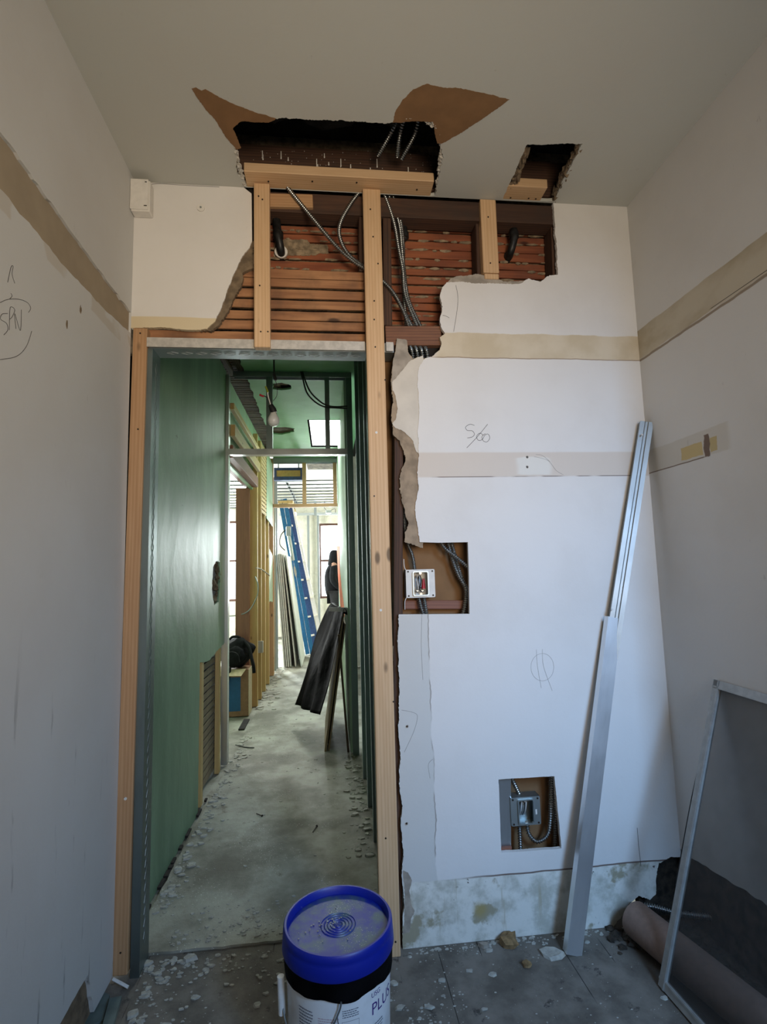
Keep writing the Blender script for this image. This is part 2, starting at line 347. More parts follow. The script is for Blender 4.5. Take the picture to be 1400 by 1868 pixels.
# ------------------------------------------------------------------ mesh helpers
class MB:
    def __init__(s): s.v = []; s.f = []
    def add(s, vs, fs):
        o = len(s.v); s.v += [Vector(p) for p in vs]; s.f += [tuple(i+o for i in f) for f in fs]; return s
    def box(s, a, b, rot=None, piv=None):
        x0, y0, z0 = (min(a[i], b[i]) for i in range(3)); x1, y1, z1 = (max(a[i], b[i]) for i in range(3))
        vs = [Vector(p) for p in ((x0, y0, z0), (x1, y0, z0), (x1, y1, z0), (x0, y1, z0), (x0, y0, z1), (x1, y0, z1), (x1, y1, z1), (x0, y1, z1))]
        if rot is not None:
            pv = Vector(piv) if piv is not None else Vector(((x0+x1)/2, (y0+y1)/2, (z0+z1)/2)); vs = [rot @ (p-pv) + pv for p in vs]
        return s.add(vs, [(0, 3, 2, 1), (4, 5, 6, 7), (0, 1, 5, 4), (1, 2, 6, 5), (2, 3, 7, 6), (3, 0, 4, 7)])
    def hexa(s, a, b):
        """two quads (4 points each) joined"""
        return s.add(list(a)+list(b), [(0, 3, 2, 1), (4, 5, 6, 7), (0, 1, 5, 4), (1, 2, 6, 5), (2, 3, 7, 6), (3, 0, 4, 7)])
    def plate(s, outer, off, holes=()):
        """flat polygon (3-D points, may have holes) given a thickness"""
        off = Vector(off); loops = [list(map(Vector, outer))]+[list(map(Vector, h)) for h in holes]
        ax = max(range(3), key=lambda i: abs(off[i])); ij = [i for i in range(3) if i != ax]
        tris = tessellate_polygon([[Vector((p[ij[0]], p[ij[1]], 0)) for p in l] for l in loops]); flat = [p for l in loops for p in l]; n = len(flat)
        fs = [tuple(t) for t in tris]+[tuple(i+n for i in reversed(t)) for t in tris]; k = 0
        for l in loops:
            m = len(l); fs += [(k+i, k+(i+1) % m, n+k+(i+1) % m, n+k+i) for i in range(m)]; k += m
        return s.add(flat+[p+off for p in flat], fs)
    def tube(s, pts, r, seg=8, cap=True):
        pts = [Vector(p) for p in pts]; n = len(pts); rings = []
        rs = r if isinstance(r, (list, tuple)) else [r]*n
        t0 = (pts[1]-pts[0]).normalized(); up = Vector((0, 0, 1)) if abs(t0.z) < .9 else Vector((1, 0, 0))
        a = t0.cross(up).normalized()
        for i, p in enumerate(pts):
            t = (pts[min(i+1, n-1)]-pts[max(i-1, 0)]).normalized()
            a = (a-t*a.dot(t)).normalized(); b = t.cross(a)
            rings.append([p+(a*math.cos(2*math.pi*k/seg)+b*math.sin(2*math.pi*k/seg))*rs[i] for k in range(seg)])
        vs = [p for q in rings for p in q]
        fs = [(i*seg+k, i*seg+(k+1) % seg, (i+1)*seg+(k+1) % seg, (i+1)*seg+k) for i in range(n-1) for k in range(seg)]
        if cap: fs += [tuple(reversed(range(seg))), tuple(range((n-1)*seg, n*seg))]
        return s.add(vs, fs)
    def lathe(s, prof, c, seg=48, cap=False):
        c = Vector(c); vs = [c+Vector((r*math.cos(2*math.pi*k/seg), r*math.sin(2*math.pi*k/seg), z)) for r, z in prof for k in range(seg)]
        n = len(prof); fs = [(i*seg+k, i*seg+(k+1) % seg, (i+1)*seg+(k+1) % seg, (i+1)*seg+k) for i in range(n-1) for k in range(seg)]
        if cap: fs += [tuple(reversed(range(seg))), tuple(range((n-1)*seg, n*seg))]
        return s.add(vs, fs)
    def ball(s, c, r, sub=2, sc=(1, 1, 1), amp=0.0, sd=0):
        bm = bmesh.new(); bmesh.ops.create_icosphere(bm, subdivisions=sub, radius=1.0); c = Vector(c)
        vs = []
        for v in bm.verts:
            k = 1+amp*mnoise.noise(v.co*1.7+Vector((sd*3.1, sd, 0))); vs.append(c+Vector((v.co.x*sc[0], v.co.y*sc[1], v.co.z*sc[2]))*r*k)
        fs = [tuple(v.index for v in f.verts) for f in bm.faces]; bm.free(); return s.add(vs, fs)
    def disc(s, c, n, r, h=.002, seg=10):
        c = Vector(c); n = Vector(n).normalized(); return s.tube([c-n*.001, c+n*h], r, seg)

WL = {}
def finish(me, mat, smooth, bev):
    bm = bmesh.new(); bm.from_mesh(me); bmesh.ops.recalc_face_normals(bm, faces=bm.faces)
    if bev: bmesh.ops.bevel(bm, geom=[e for e in bm.edges if e.is_manifold and e.calc_face_angle(0) > .5], offset=bev, segments=1, affect='EDGES')
    for f in bm.faces: f.smooth = bool(smooth)
    if smooth:
        for e in bm.edges: e.smooth = not (e.is_manifold and e.calc_face_angle(0) > smooth)
    bm.to_mesh(me); bm.free()
    if mat is not None: me.materials.append(mat)

def tag(o, label=None, cat=None, group=None, kind=None):
    if label: o['label'] = label
    if cat: o['category'] = cat
    if group: o['group'] = group
    if kind: o['kind'] = kind
    return o

def build(name, mb, mat, parent=None, smooth=0, bev=0, origin=None, **t):
    """link the mesh (world coordinates) as one object, its origin at its base or at origin"""
    if origin is None:
        xs = [p.x for p in mb.v]; ys = [p.y for p in mb.v]; zs = [p.z for p in mb.v]
        origin = Vector(((min(xs)+max(xs))/2, (min(ys)+max(ys))/2, min(zs)))
    origin = Vector(origin)
    me = bpy.data.meshes.new(name); me.from_pydata([p-origin for p in mb.v], [], mb.f)
    finish(me, M[mat] if isinstance(mat, str) else mat, .7 if smooth is True else smooth, bev)
    o = bpy.data.objects.new(name, me); COL.objects.link(o); WL[o.name] = origin
    if parent is not None: o.parent = parent; o.location = origin-WL[parent.name]
    else: o.location = origin
    return tag(o, **t)

def thing(name, loc, label, cat, group=None, kind=None):
    o = bpy.data.objects.new(name, None); COL.objects.link(o); o.location = loc; o.empty_display_size = .05; WL[o.name] = Vector(loc)
    return tag(o, label, cat, group, kind)

def structure(name, mb, mat, label, cat, smooth=0, **k):
    return build(name, mb, mat, origin=(0, 0, 0), smooth=smooth, label=label, cat=cat, kind='structure', **k)

def _frame(a, b, wdir):
    a = Vector(a); b = Vector(b); z = (b-a).normalized(); x = Vector(wdir); x = (x-z*x.dot(z)).normalized(); y = z.cross(x)
    return Matrix(((x.x, y.x, z.x, a.x), (x.y, y.y, z.y, a.y), (x.z, y.z, z.z, a.z), (0, 0, 0, 1))), (b-a).length
def place(o, Mx, parent, a):
    o.matrix_basis = Mx
    if parent is not None: o.parent = parent; o.location = Vector(a)-WL[parent.name]
    WL[o.name] = Vector(a)

def member(name, a, b, wd, d, mat, wdir=(1, 0, 0), parent=None, bev=.0025, y0=None, **t):
    """straight timber from a to b: wd across wdir, depth d; its own grain axis along it"""
    Mx, L = _frame(a, b, wdir); mb = MB(); yy = -d/2 if y0 is None else y0
    mb.box((-wd/2, yy, 0), (wd/2, yy+d, L))
    me = bpy.data.meshes.new(name); me.from_pydata(mb.v, [], mb.f); finish(me, M[mat], 0, bev)
    o = bpy.data.objects.new(name, me); COL.objects.link(o); place(o, Mx, parent, a)
    return tag(o, **t)

def channel(name, a, b, wd, d, mat, wdir=(1, 0, 0), parent=None, th=.0012, lip=0.0, rib=False, **t):
    """bent sheet-steel channel from a to b: web of width wd at local y=0, flanges d deep toward +y"""
    Mx, L = _frame(a, b, wdir); h = wd/2
    pts = ([(h-lip, d)] if lip else [])+[(h, d), (h, 0)]+([(.008, 0), (.004, .003), (-.004, .003), (-.008, 0)] if rib else [])+[(-h, 0), (-h, d)]+([(-h+lip, d)] if lip else [])
    n = len(pts); mb = MB()
    inn = []
    for i, p in enumerate(pts):
        p = Vector((*p, 0)); q = Vector((*pts[max(i-1, 0)], 0)); r_ = Vector((*pts[min(i+1, n-1)], 0))
        t1 = (p-q).normalized() if i else None; t2 = (r_-p).normalized() if i < n-1 else None
        n1 = Vector((-t1.y, t1.x, 0)) if t1 else None; n2 = Vector((-t2.y, t2.x, 0)) if t2 else None
        nn = n1+n2 if (n1 and n2) else (n1 or n2); nn = nn/max(nn.dot(n1 or n2), .3) if nn.length > 1e-6 else nn
        inn.append(p-nn*th*(-1 if False else 1))
    vs = [Vector((p[0], p[1], z)) for z in (0, L) for p in pts]+[Vector((p.x, p.y, z)) for z in (0, L) for p in inn]
    fs = []
    for i in range(n-1):
        fs += [(i, i+1, n+i+1, n+i), (2*n+i, 3*n+i, 3*n+i+1, 2*n+i+1), (i, 2*n+i, 2*n+i+1, i+1), (n+i, n+i+1, 3*n+i+1, 3*n+i)]
    fs += [(0, n, 3*n, 2*n), (n-1, 3*n-1, 4*n-1, 2*n-1)]
    mb.add(vs, fs); me = bpy.data.meshes.new(name); me.from_pydata(mb.v, [], mb.f); finish(me, M[mat], 0, 0)
    o = bpy.data.objects.new(name, me); COL.objects.link(o); place(o, Mx, parent, a)
    return tag(o, **t)

def jag(poly, amp=.003, step=.005, sd=0, skip=()):
    """break straight edges into a ragged line; skip = edges (index of the first point) left straight"""
    poly = [Vector(p) for p in poly]; out = []; n = len(poly)
    for i in range(n):
        a, b = poly[i], poly[(i+1) % n]; out.append(a)
        if i in skip: continue
        L = (b-a).length; k = int(L/step)
        for j in range(1, k):
            p = a.lerp(b, j/k); q = p*31+Vector((sd*7.3, sd*1.7, 0))
            nrm = Vector((mnoise.noise(q), mnoise.noise(q+Vector((40, 0, 0))), mnoise.noise(q+Vector((0, 40, 0)))))
            q2 = p*190+Vector((sd, 0, 3)); nrm += .75*Vector((mnoise.noise(q2), mnoise.noise(q2+Vector((9, 0, 0))), mnoise.noise(q2+Vector((0, 9, 0)))))
            out.append(p+nrm*amp)
    return out
def flat(pts, axis, val):
    for p in pts: p[axis] = val
    return pts
def wallpoly(px, y, amp=.003, sd=0, skip=(), step=.005): return flat(jag([PY(u, v, y) for u, v in px], amp, step, sd, skip), 1, y)
def ceilpoly(px, z, amp=.003, sd=0, skip=(), step=.005): return flat(jag([PZ(u, v, z) for u, v in px], amp, step, sd, skip), 2, z)

def spline(pts, n=12):
    pts = [Vector(p) for p in pts]; out = []; m = len(pts)
    for i in range(m-1):
        p0, p1, p2, p3 = pts[max(i-1, 0)], pts[i], pts[i+1], pts[min(i+2, m-1)]
        for j in range(n):
            t = j/n; out.append(.5*((2*p1)+(p2-p0)*t+(2*p0-5*p1+4*p2-p3)*t*t+(3*p1-p0-3*p2+p3)*t**3))
    out.append(pts[-1]); return out
def resample(pts, step):
    out = [pts[0]]; acc = 0.0
    for a, b in zip(pts, pts[1:]):
        L = (b-a).length; d = step-acc
        while d <= L: out.append(a.lerp(b, d/L)); d += step
        acc = L-(d-step)
    return out
def armoured(name, pts, label, r=.0092, pitch=.0085, group=None, parent=None, mat='cable', **k):
    """flexible spiral-wound steel cable: ridged tube along a curve"""
    q = resample(spline(pts, 24), pitch/4); rs = [r*(1.0 if i % 4 in (1, 2) else .58) for i in range(len(q))]
    mb = MB().tube(q, rs, 8); return build(name, mb, mat, parent, smooth=1.2, label=label, cat='cable', group=group, **k)
def cable(name, pts, r, mat, label=None, cat=None, parent=None, **k):
    return build(name, MB().tube(spline(pts, 10), r, 8), mat, parent, smooth=1.2, label=label, cat=cat, **k)
def nails(parent, pts, n, mat='screw_dark', r=.0035, name='nail'):
    for p in pts: build(name, MB().disc(p, n, r, .0018), mat, parent)

# ================================================================== SETTING
H = 2.888; XL = -.735; XR = 1.323; YR = -2.75; YE = -.86
# floor of the room and beyond
structure('floor', MB().box((XL-.2, YR-.2, -.06), (2.65, .10, 0)), 'floor', 'dusty grey plank floor of the room in front', 'floor')
structure('floor_beyond', MB().box((-4.2, .10, -.06), (1.6, 9.2, -.006)), 'hall_floor', 'pale dusty subfloor beyond the opening', 'floor')
sheet = jag([(-.735, .105, -.006), (.30, .095, -.006), (.30, 5.0, -.006), (-.70, 5.0, -.006), (-.715, 1.9, -.006)], .006, .03, 3)
structure('floor_covering_hallway', MB().plate(flat(sheet, 2, -.006), (0, 0, .014)), 'hall_floor', 'thin pale sheet laid along the hallway floor with a ragged front edge', 'floor')

# back wall: ragged plaster right of the opening
right_px = [(1010, 368), (1151, 375.8), (1247, 1563), (1225, 1563), (1203, 1574), (1198, 1600), (1197, 1632), (1186, 1642), (1166, 1634), (1146, 1652),
            (1140, 1664), (1120, 1690), (1100, 1691), (980, 1707), (860, 1721), (735, 1736), (735, 1690), (738, 1640), (733, 1600), (736, 1560), (732, 1500),
            (735, 1470), (728, 1430), (731, 1380), (727, 1330), (729, 1250), (726, 1180), (728, 1121), (857, 1120), (856, 1050), (854, 989), (800, 990),
            (766, 989), (762, 960), (757, 930), (764, 890), (761, 862), (765, 830), (762, 790), (765, 740), (762, 700), (764, 672), (775, 655), (790, 649), (803, 638), (806, 628), (803, 615),
            (812, 608), (806, 598), (803, 585), (808, 560), (803, 540), (807, 525), (815, 515), (840, 514), (870, 517), (930, 518), (950, 517),
            (964, 508), (985, 514), (1003, 502), (1018, 501), (1016, 450), (1012, 400)]
hole_lo = [(910, 1422), (1012, 1416), (1025, 1548), (915, 1556)]
o_ = wallpoly(right_px, 0, .0035, 1, skip=(0, 1, 11, 12, 13, 14, 27, 28, 29, 30, 31))
for p in o_:
    if p.z < .004: p.z = .001
wb = structure('wall_back', MB().plate(o_, (0, .016, 0), [wallpoly(hole_lo, 0, .0012, 5)]), 'wall_back', 'off-white back wall right of the opening with ragged edges', 'wall')
left_px = [(240, 329), (445, 342), (459, 353), (460, 440), (455, 452), (441, 470), (432, 490), (418, 520), (405, 560), (393, 585), (378, 600), (365, 602), (320, 600), (300, 597), (239, 598)]
structure('wall_back_upper_left', MB().plate(wallpoly(left_px, 0, .003, 2, skip=(0, 1, 2, 14)), (0, .016, 0)), 'wall_back', 'off-white plaster piece left of the lath hole', 'wall')
# torn layers behind the painted face
torn_l = [(452, 440), (463, 440), (463, 486), (444, 497), (441, 522), (432, 533), (418, 562), (407, 583), (388, 603), (366, 604), (392, 570), (420, 500)]
structure('wall_back_torn_plaster_left', MB().plate(wallpoly(torn_l, .006, .006, 4), (0, .016, 0)), 'plaster_brown', 'broken brown plaster edge beside the lath', 'wall')
torn_r = [(725, 617), (742, 620), (745, 642), (754, 655), (768, 650), (780, 655), (772, 700), (772, 800), (772, 900), (772, 1000), (738, 988), (739, 970), (746, 955), (736, 920), (728, 892), (733, 860),
          (740, 838), (737, 822), (729, 803), (717, 792), (715, 760), (717, 720), (714, 700), (717, 660), (722, 640)]
structure('wall_back_torn_paper', MB().plate(wallpoly(torn_r, .006, .005, 6), (0, .012, 0)), 'torn_tan', 'torn tan paper layer of the wall beside the tall stud', 'wall')
cream = [(750, 657), (772, 648), (772, 832), (760, 824), (752, 802), (738, 788), (722, 781), (716, 772), (722, 766), (726, 745), (722, 722), (716, 712), (716, 697), (730, 680)]
greyp = [(725, 617), (742, 620), (745, 642), (752, 656), (738, 676), (722, 700), (714, 702), (717, 660), (722, 640)]
structure('wall_back_grey_paper', MB().plate(wallpoly(greyp, .005, .003, 8), (0, .004, 0)), 'torn_grey', 'crumpled grey paper flap at the top of the torn wall edge', 'wall')
structure('wall_back_cream_skim', MB().plate(wallpoly(cream, .003, .003, 8), (0, .004, 0)), 'cream', 'cream skim coat torn back beside the tall stud', 'wall')
skim = [(815, 518), (822, 508), (840, 503), (870, 500), (900, 507), (925, 514), (965, 512), (985, 516), (975, 524), (815, 524)]
structure('wall_back_rough_edge', MB().plate(wallpoly(skim, .004, .004, 9), (0, .012, 0)), 'torn_grey', 'rough grey plaster lip along the top of the wall', 'wall')
# back of the wall cavity
structure('wall_back_inner', MB().box((.24, .108, .02), (XR+.1, .125, 2.3)), 'torn_brown', 'brown paper back of the wall cavity', 'wall')
structure('wall_back_cavity_left', MB().box((-.80, .135, 2.24), (1.42, .16, 3.26)), 'plaster_keys', 'plaster behind the far lath', 'wall')
structure('wall_back_cavity_end', MB().box((1.03, .02, 2.3), (1.06, .14, 2.9)).box((-.30, .02, 2.56), (-.26, .13, 2.9)), 'void', 'dark end of the wall cavity', 'wall')

structure('wall_back_masonry', MB().box((1.16, .035, 0), (1.36, .06, .26)), 'dirt', 'dark masonry bared in the right corner', 'wall')
# lath
def lath(name, x0, x1, z0, z1, y, mat, label, sd, broken=0.0, hgt=.034, gap=.009):
    rng = random.Random(sd); mb = MB(); z = z0
    while z+hgt <= z1+.01:
        h = hgt*rng.uniform(.86, 1.08); xa = x0+rng.uniform(0, .01); cuts = [xa]
        if rng.random() < .5: cuts.append(rng.uniform(x0+.15, x1-.1) if x1-x0 > .3 else x1)
        cuts.append(x1-rng.uniform(0, .01))
        for a, b in zip(cuts, cuts[1:]):
            if b-a < .02 or rng.random() < broken: continue
            n = max(2, int((b-a)/.07)); dz = rng.uniform(-.002, .002)
            top = [(a+(b-a)*i/n, z+h+mnoise.noise(Vector((i*.9, sd, z*50)))*.003+dz) for i in range(n+1)]
            bot = [(a+(b-a)*i/n, z+mnoise.noise(Vector((i*.9, sd+9, z*50)))*.003+dz) for i in range(n+1)]
            yy = y+rng.uniform(-.0015, .0015)
            mb.plate([Vector((p[0]+.001, yy, p[1])) for p in bot]+[Vector((p[0]-.002, yy, p[1])) for p in reversed(top)], (0, .008, 0))
        z += h+gap*rng.uniform(.7, 1.3)
    return structure(name, mb, mat, label, 'lath')
def hlath(m):   # grain of horizontal laths runs along X
    mm = M[m].copy(); mm.name = m+'_horizontal'
    for n in mm.node_tree.nodes:
        if n.type == 'MAPPING':
            s = n.inputs['Scale'].default_value; n.inputs['Scale'].default_value = (s[2], s[1], s[0])
    M[m+'_h'] = mm
for m in ('lath', 'lath_red', 'lath_dark', 'old_wood', 'old_block'): hlath(m)
lath('wall_lath_near', -.69, .235, 2.262, 2.56, .024, 'lath_h', 'pale brown lath strips above the door opening', 3)
lath('wall_lath_far', -.25, .24, 2.57, 2.86, .112, 'lath_red_h', 'reddish lath set back above the near lath', 5)
lath('wall_lath_far_right', .25, 1.05, 2.28, 2.86, .112, 'lath_red_h', 'reddish lath at the back of the right bay', 8)
rng = random.Random(4); mb = MB()
for x0, x1, z0, z1 in ((-.24, .15, 2.58, 2.86), (.28, 1.03, 2.30, 2.86)):
    z = z0+.034
    while z < z1:
        x = x0
        while x < x1:
            l = rng.uniform(.02, .10)
            if rng.random() < .72: mb.ball((x+l/2, .110, z+rng.uniform(-.003, .003)), 1, 1, (l/2, .007, rng.uniform(.003, .008)), .5, x*9)
            x += l
        z += .043
structure('wall_lath_plaster_keys', mb, 'plaster_keys', 'plaster squeezed between the far laths', 'plaster')

patch_ = [(500, 436), (560, 437), (566, 445), (598, 447), (600, 462), (560, 466), (500, 468)]
structure('wall_lath_plaster_patch', MB().plate(wallpoly(patch_, .109, .006, 3), (0, .004, 0)), 'plaster_keys', 'tan plaster patch on the far lath beside the left pipe', 'plaster')
# ceiling with two broken holes
big = [(395, 208), (402, 213), (418, 209), (424, 215), (440, 207), (465, 212), (500, 216), (560, 218), (640, 221), (700, 226), (716, 223), (730, 216), (750, 214), (770, 216), (795, 228), (803, 240), (804, 262), (808, 285), (803, 310), (799, 335),
       (795, 356.5), (785, 358), (600, 350), (452, 344), (445, 340), (444, 325), (433, 318), (432, 290), (428, 268), (412, 245), (402, 225)]
small = [(962, 264), (1000, 263), (1040, 262), (1064, 262), (1052, 285), (1030, 325), (1012, 366), (1000, 367.5), (940, 365), (918, 363.5), (926, 345), (940, 315), (952, 285)]
hb = ceilpoly(big, H, .006, 2, skip=(20, 21, 22, 23)); hs = ceilpoly(small, H, .004, 6, skip=(7, 8))
for h_ in (hb, hs):
    for p in h_: p.y = min(p.y, -.002)
cl = structure('ceiling', MB().plate([(XL-.05, YR-.1, H), (2.65, YR-.1, H), (2.65, YE, H), (XR+.1, YE, H), (XR+.1, 0, H), (XL-.05, 0, H)], (0, 0, .014), [hb, hs]), 'ceiling', 'off-white ceiling with two broken holes', 'ceiling')
pl = [(350, 162), (358, 160), (368, 166), (375, 163), (400, 178), (430, 192), (470, 207), (503, 216), (490, 224), (440, 222), (425, 235), (440, 270), (430, 272), (412, 250), (395, 222), (372, 195)]
pr = [(717, 224), (722, 204), (735, 182), (752, 166), (780, 153), (800, 158), (850, 163), (890, 172), (930, 182), (905, 200), (880, 218), (845, 240), (806, 262), (798, 262), (790, 222), (740, 222)]
for nm, pp, sd in (('torn_paper_patch', pl, 3), ('torn_paper_patch', pr, 5)):
    q = ceilpoly(pp, H-.0012, .003, sd)
    hole = hb
    build(nm, MB().plate(q, (0, 0, .001)), 'torn_brown', cl, origin=(0, 0, 0), label='bare brown paper patch beside the large hole')
# the ragged gypsum rim of the large hole
mb = MB(); rng = random.Random(2)
for line in ([(426, 262), (430, 275), (434, 290), (437, 305), (441, 318), (443, 330), (447, 340)], [(772, 217), (797, 230), (804, 245), (806, 268), (803, 300), (800, 325), (797, 345)], [(730, 216), (750, 214), (772, 217)]):
    for (a, b), (c, d) in zip(line, line[1:]):
        for k in range(9):
            t_ = (k+rng.random())/9; p = PZ(a+(c-a)*t_, b+(d-b)*t_, H+.006); mb.ball(p, rng.uniform(.003, .0075), 2, (rng.uniform(.7, 1.5), rng.uniform(.7, 1.8), rng.uniform(.5, 1.1)), 1.3, a+t_*9)
build('broken_gypsum_rim', mb, 'gypsum', cl, origin=(0, 0, 0), smooth=0, kind='stuff')
mb = MB()
for line in ([(1062, 266), (1050, 290), (1032, 325), (1014, 362)], [(958, 275), (943, 310), (930, 340)]):
    for (a, b), (c, d) in zip(line, line[1:]):
        for k in range(7):
            t_ = (k+rng.random())/7; p = PZ(a+(c-a)*t_, b+(d-b)*t_, H+.016); mb.ball(p+Vector((-.008 if a > 1000 else .006, 0, .004)), rng.uniform(.008, .018), 2, (rng.uniform(.7, 1.1), rng.uniform(.9, 2.0), 1.2), 1.2, a+t_*9)
build('broken_plaster_rim', mb, 'plaster_brown', cl, origin=(0, 0, 0), smooth=0, kind='stuff')
# space above the ceiling
structure('ceiling_cavity', MB().box((XL-.05, -.75, 3.24), (XR+.1, .14, 3.26)).box((XL-.05, -.75, 2.903), (XR+.1, -.70, 3.24)).box((XL-.05, -.70, 2.903), (XL, .135, 3.24)).box((XR+.05, -.70, 2.903), (XR+.1, .135, 3.24)), 'insul', 'black space above the ceiling', 'ceiling cavity')
mb = MB(); rng = random.Random(12)
for i in range(60):
    x = rng.uniform(-.42, .52); y = rng.uniform(-.62, -.16)
    mb.ball((x, y, 3.07+rng.uniform(0, .05)), rng.uniform(.04, .08), 2, (1.4, 1, .7), .5, i)
for i in range(14): mb.ball((rng.uniform(.70, 1.0), rng.uniform(-.5, -.15), 3.08), rng.uniform(.05, .07), 2, (1.2, 1, .7), .5, i+99)
build('insulation_batt', mb, 'insul', None, smooth=1.5, label='black lumpy felt insulation above the ceiling holes', cat='insulation', kind='stuff')

# side walls, rear wall
rec = [(y, z) for y, z in ((.0, 2.262), (.0, 2.345), (-.25, 2.350), (-.5, 2.356), (-.85, 2.372), (-1.4, 2.375), (YR, 2.375), (YR, 2.235), (-.8, 2.235), (-.46, 2.228), (-.2, 2.24))]
hole = flat(jag([(XL, y, z) for y, z in rec], .006, .02, 4, skip=(0, 6)), 0, XL)
for p in hole: p.y = min(max(p.y, YR+.01), -.003)
o_ = [(XL, .0, .02), (XL, .0, H), (XL, YR, H), (XL, YR, .17)]+list(jag([(XL, -.9, .165), (XL, -.38, .155), (XL, -.2, .16), (XL, -.15, .02)], .004, .02, 5, skip=(3,)))
o_ = flat([Vector(p) for p in o_], 0, XL)
for p in o_: p.y = min(p.y, -.001); p.z = max(p.z, .012)
wl = structure('wall_left', MB().plate(o_, (-.016, 0, 0), [hole]), 'wall_left', 'grey-white left wall with a bare band near the top', 'wall')
build('picture_rail_recess', MB().box((XL-.008, YR+.01, 2.19), (XL-.02, -.003, 2.40)), 'rail_recess', wl, origin=(0, 0, 0), label='bare tan plaster band')
build('bare_plaster_base', MB().box((XL-.012, YR, .0), (XL-.03, -.01, .20)), 'plaster_brown', wl, origin=(0, 0, 0), label='brown plaster bared at the foot of the wall')
YE = -.86
o_ = [(XR, 0, .25), (XR, 0, H), (XR, YE, H), (XR, YE, .31)]+list(jag([(XR, -.6, .30), (XR, -.3, .28), (XR, -.02, .245)], .006, .02, 9, skip=(2,)))
wr = structure('wall_right', MB().plate(flat([Vector(p) for p in o_], 0, XR), (.016, 0, 0)), 'wall_right', 'grey-white right wall with a tan band', 'wall')
build('dark_masonry_base', MB().box((XR+.02, YE, 0), (XR+.05, .14, .40)), 'dirt', wr, origin=(0, 0, 0), label='dark bare masonry at the foot of the wall')
structure('wall_added_return', MB().box((XR+.017, YE-.02, 0), (2.62, YE, H)).box((2.60, YR, 0), (2.62, YE, H)), 'wall_left', 'added return wall widening the unseen rear right for the window light', 'wall')  # widening added so light from the unseen rear window comes from further right
# rear wall with the window the daylight comes from
wx0, wx1, wz0, wz1 = .04, 1.74, 1.02, 2.74
mb = MB().plate([(XL-.05, YR, 0), (2.65, YR, 0), (2.65, YR, H), (XL-.05, YR, H)], (0, -.08, 0), [[(wx0, YR, wz0), (wx1, YR, wz0), (wx1, YR, wz1), (wx0, YR, wz1)]])
structure('wall_rear', mb, 'wall_left', 'rear wall of the room', 'wall')
def window(n, x0, x1, z0, z1, y, label, mat='win_frame', th=.05):
    wd = thing(f'window_{n}', ((x0+x1)/2, y, z0), label, 'window', kind='structure')
    mb = MB()
    for a, b in (((x0, z0), (x0+th, z1)), ((x1-th, z0), (x1, z1)), ((x0+th, z1-th), (x1-th, z1)), ((x0+th, z0), (x1-th, z0+th)), ((x0+th, (z0+z1)/2-.02), (x1-th, (z0+z1)/2+.02))):
        mb.box((a[0], y-.03, a[1]), (b[0], y+.03, b[1]))
    build('window_frame', mb, mat, wd); build('pane', MB().box((x0+th, y-.002, z0+th), (x1-th, y+.002, z1-th)), 'glass', wd)
    return wd
window(3, wx0, wx1, wz0, wz1, YR-.04, 'window in the rear wall of the room', 'white_trim')

# hallway shell
GX = -.752; HZ = 2.872
gh = flat(jag([PX(u, v, GX) for u, v in ((389, 1035), (395, 1024), (401, 1026), (402, 1060), (399, 1098), (391, 1104), (387, 1075))], .012, .02, 3), 0, GX)
go = [Vector((GX, .12, .0)), Vector((GX, .12, HZ)), Vector((GX, 1.95, HZ))]+flat(jag([(GX, 1.95, .84), (GX, 1.70, .825), (GX, 1.45, .80), (GX, 1.21, .83), (GX, 1.20, .0)], .008, .03, 4, skip=(4,)), 0, GX)
structure('wall_hallway_left', MB().plate(go, (-.014, 0, 0), [gh]), 'green', 'glossy green hallway wall with a dark broken spot', 'wall')
structure('wall_hallway_left_backing', MB().box((GX-.06, .10, 0), (GX-.08, 2.0, HZ)), 'void', 'dark backing behind the green wall', 'wall')
mb = MB(); z = .03
while z < .86: mb.box((GX-.045, 1.22, z), (GX-.038, 1.80, z+.034)); z += .047
structure('wall_hallway_lath', mb, 'plywood', 'lath slats bared low in the green wall', 'lath')
member('old_stud', (GX-.018, 1.30, 0), (GX-.018, 1.30, .84), .05, .03, 'pine_yellow', (0, 1, 0), label='yellowish stud left of the bared slats low in the green wall', cat='stud')
member('old_stud', (GX-.018, 1.80, 0), (GX-.018, 1.80, .84), .05, .03, 'pine_yellow', (0, 1, 0), label='yellowish stud right of the bared slats, against the steel post', cat='stud')
mb = MB(); rng = random.Random(5)
for i in range(12): p = PX(394+rng.uniform(-4, 5), 1030+i*6, GX-.02); mb.ball(p, .03, 2, (.5, 1.4, .9), .9, i)
structure('wall_hallway_broken_plaster', mb, 'plaster_brown', 'crumbling grey plaster in the broken spot of the green wall', 'plaster')

# hallway ceiling with its skylight and broken lath strip
sky = [(-.172, 3.24, HZ), (.245, 3.24, HZ), (.245, 4.40, HZ), (-.172, 4.40, HZ)]
cz = [PZ(u, v, HZ) for u, v in ((433, 650), (450, 690), (462, 728), (480, 772), (492, 792), (503, 812))]
outer = [Vector((-.60, .13, HZ))]+[Vector((.34, .13, HZ)), Vector((.34, 5.1, HZ)), Vector((-.72, 5.1, HZ)), Vector((-.70, 4.4, HZ))]
edge = [Vector((-.60, 1.3, HZ)), Vector((-.62, 1.65, HZ)), Vector((-.612, 2.0, HZ)), Vector((-.622, 2.6, HZ)), Vector((-.632, 3.25, HZ)), Vector((-.625, 3.65, HZ)), Vector((-.64, 4.3, HZ))][::-1]
oo = flat(outer[:4]+jag(outer[4:]+edge, .02, .05, 7, skip=(7,)), 2, HZ)
h1 = flat(jag([PZ(u, v, HZ) for u, v in ((498, 700), (515, 698), (531, 703), (530, 710), (512, 712), (498, 710))], .02, .03, 2), 2, HZ)
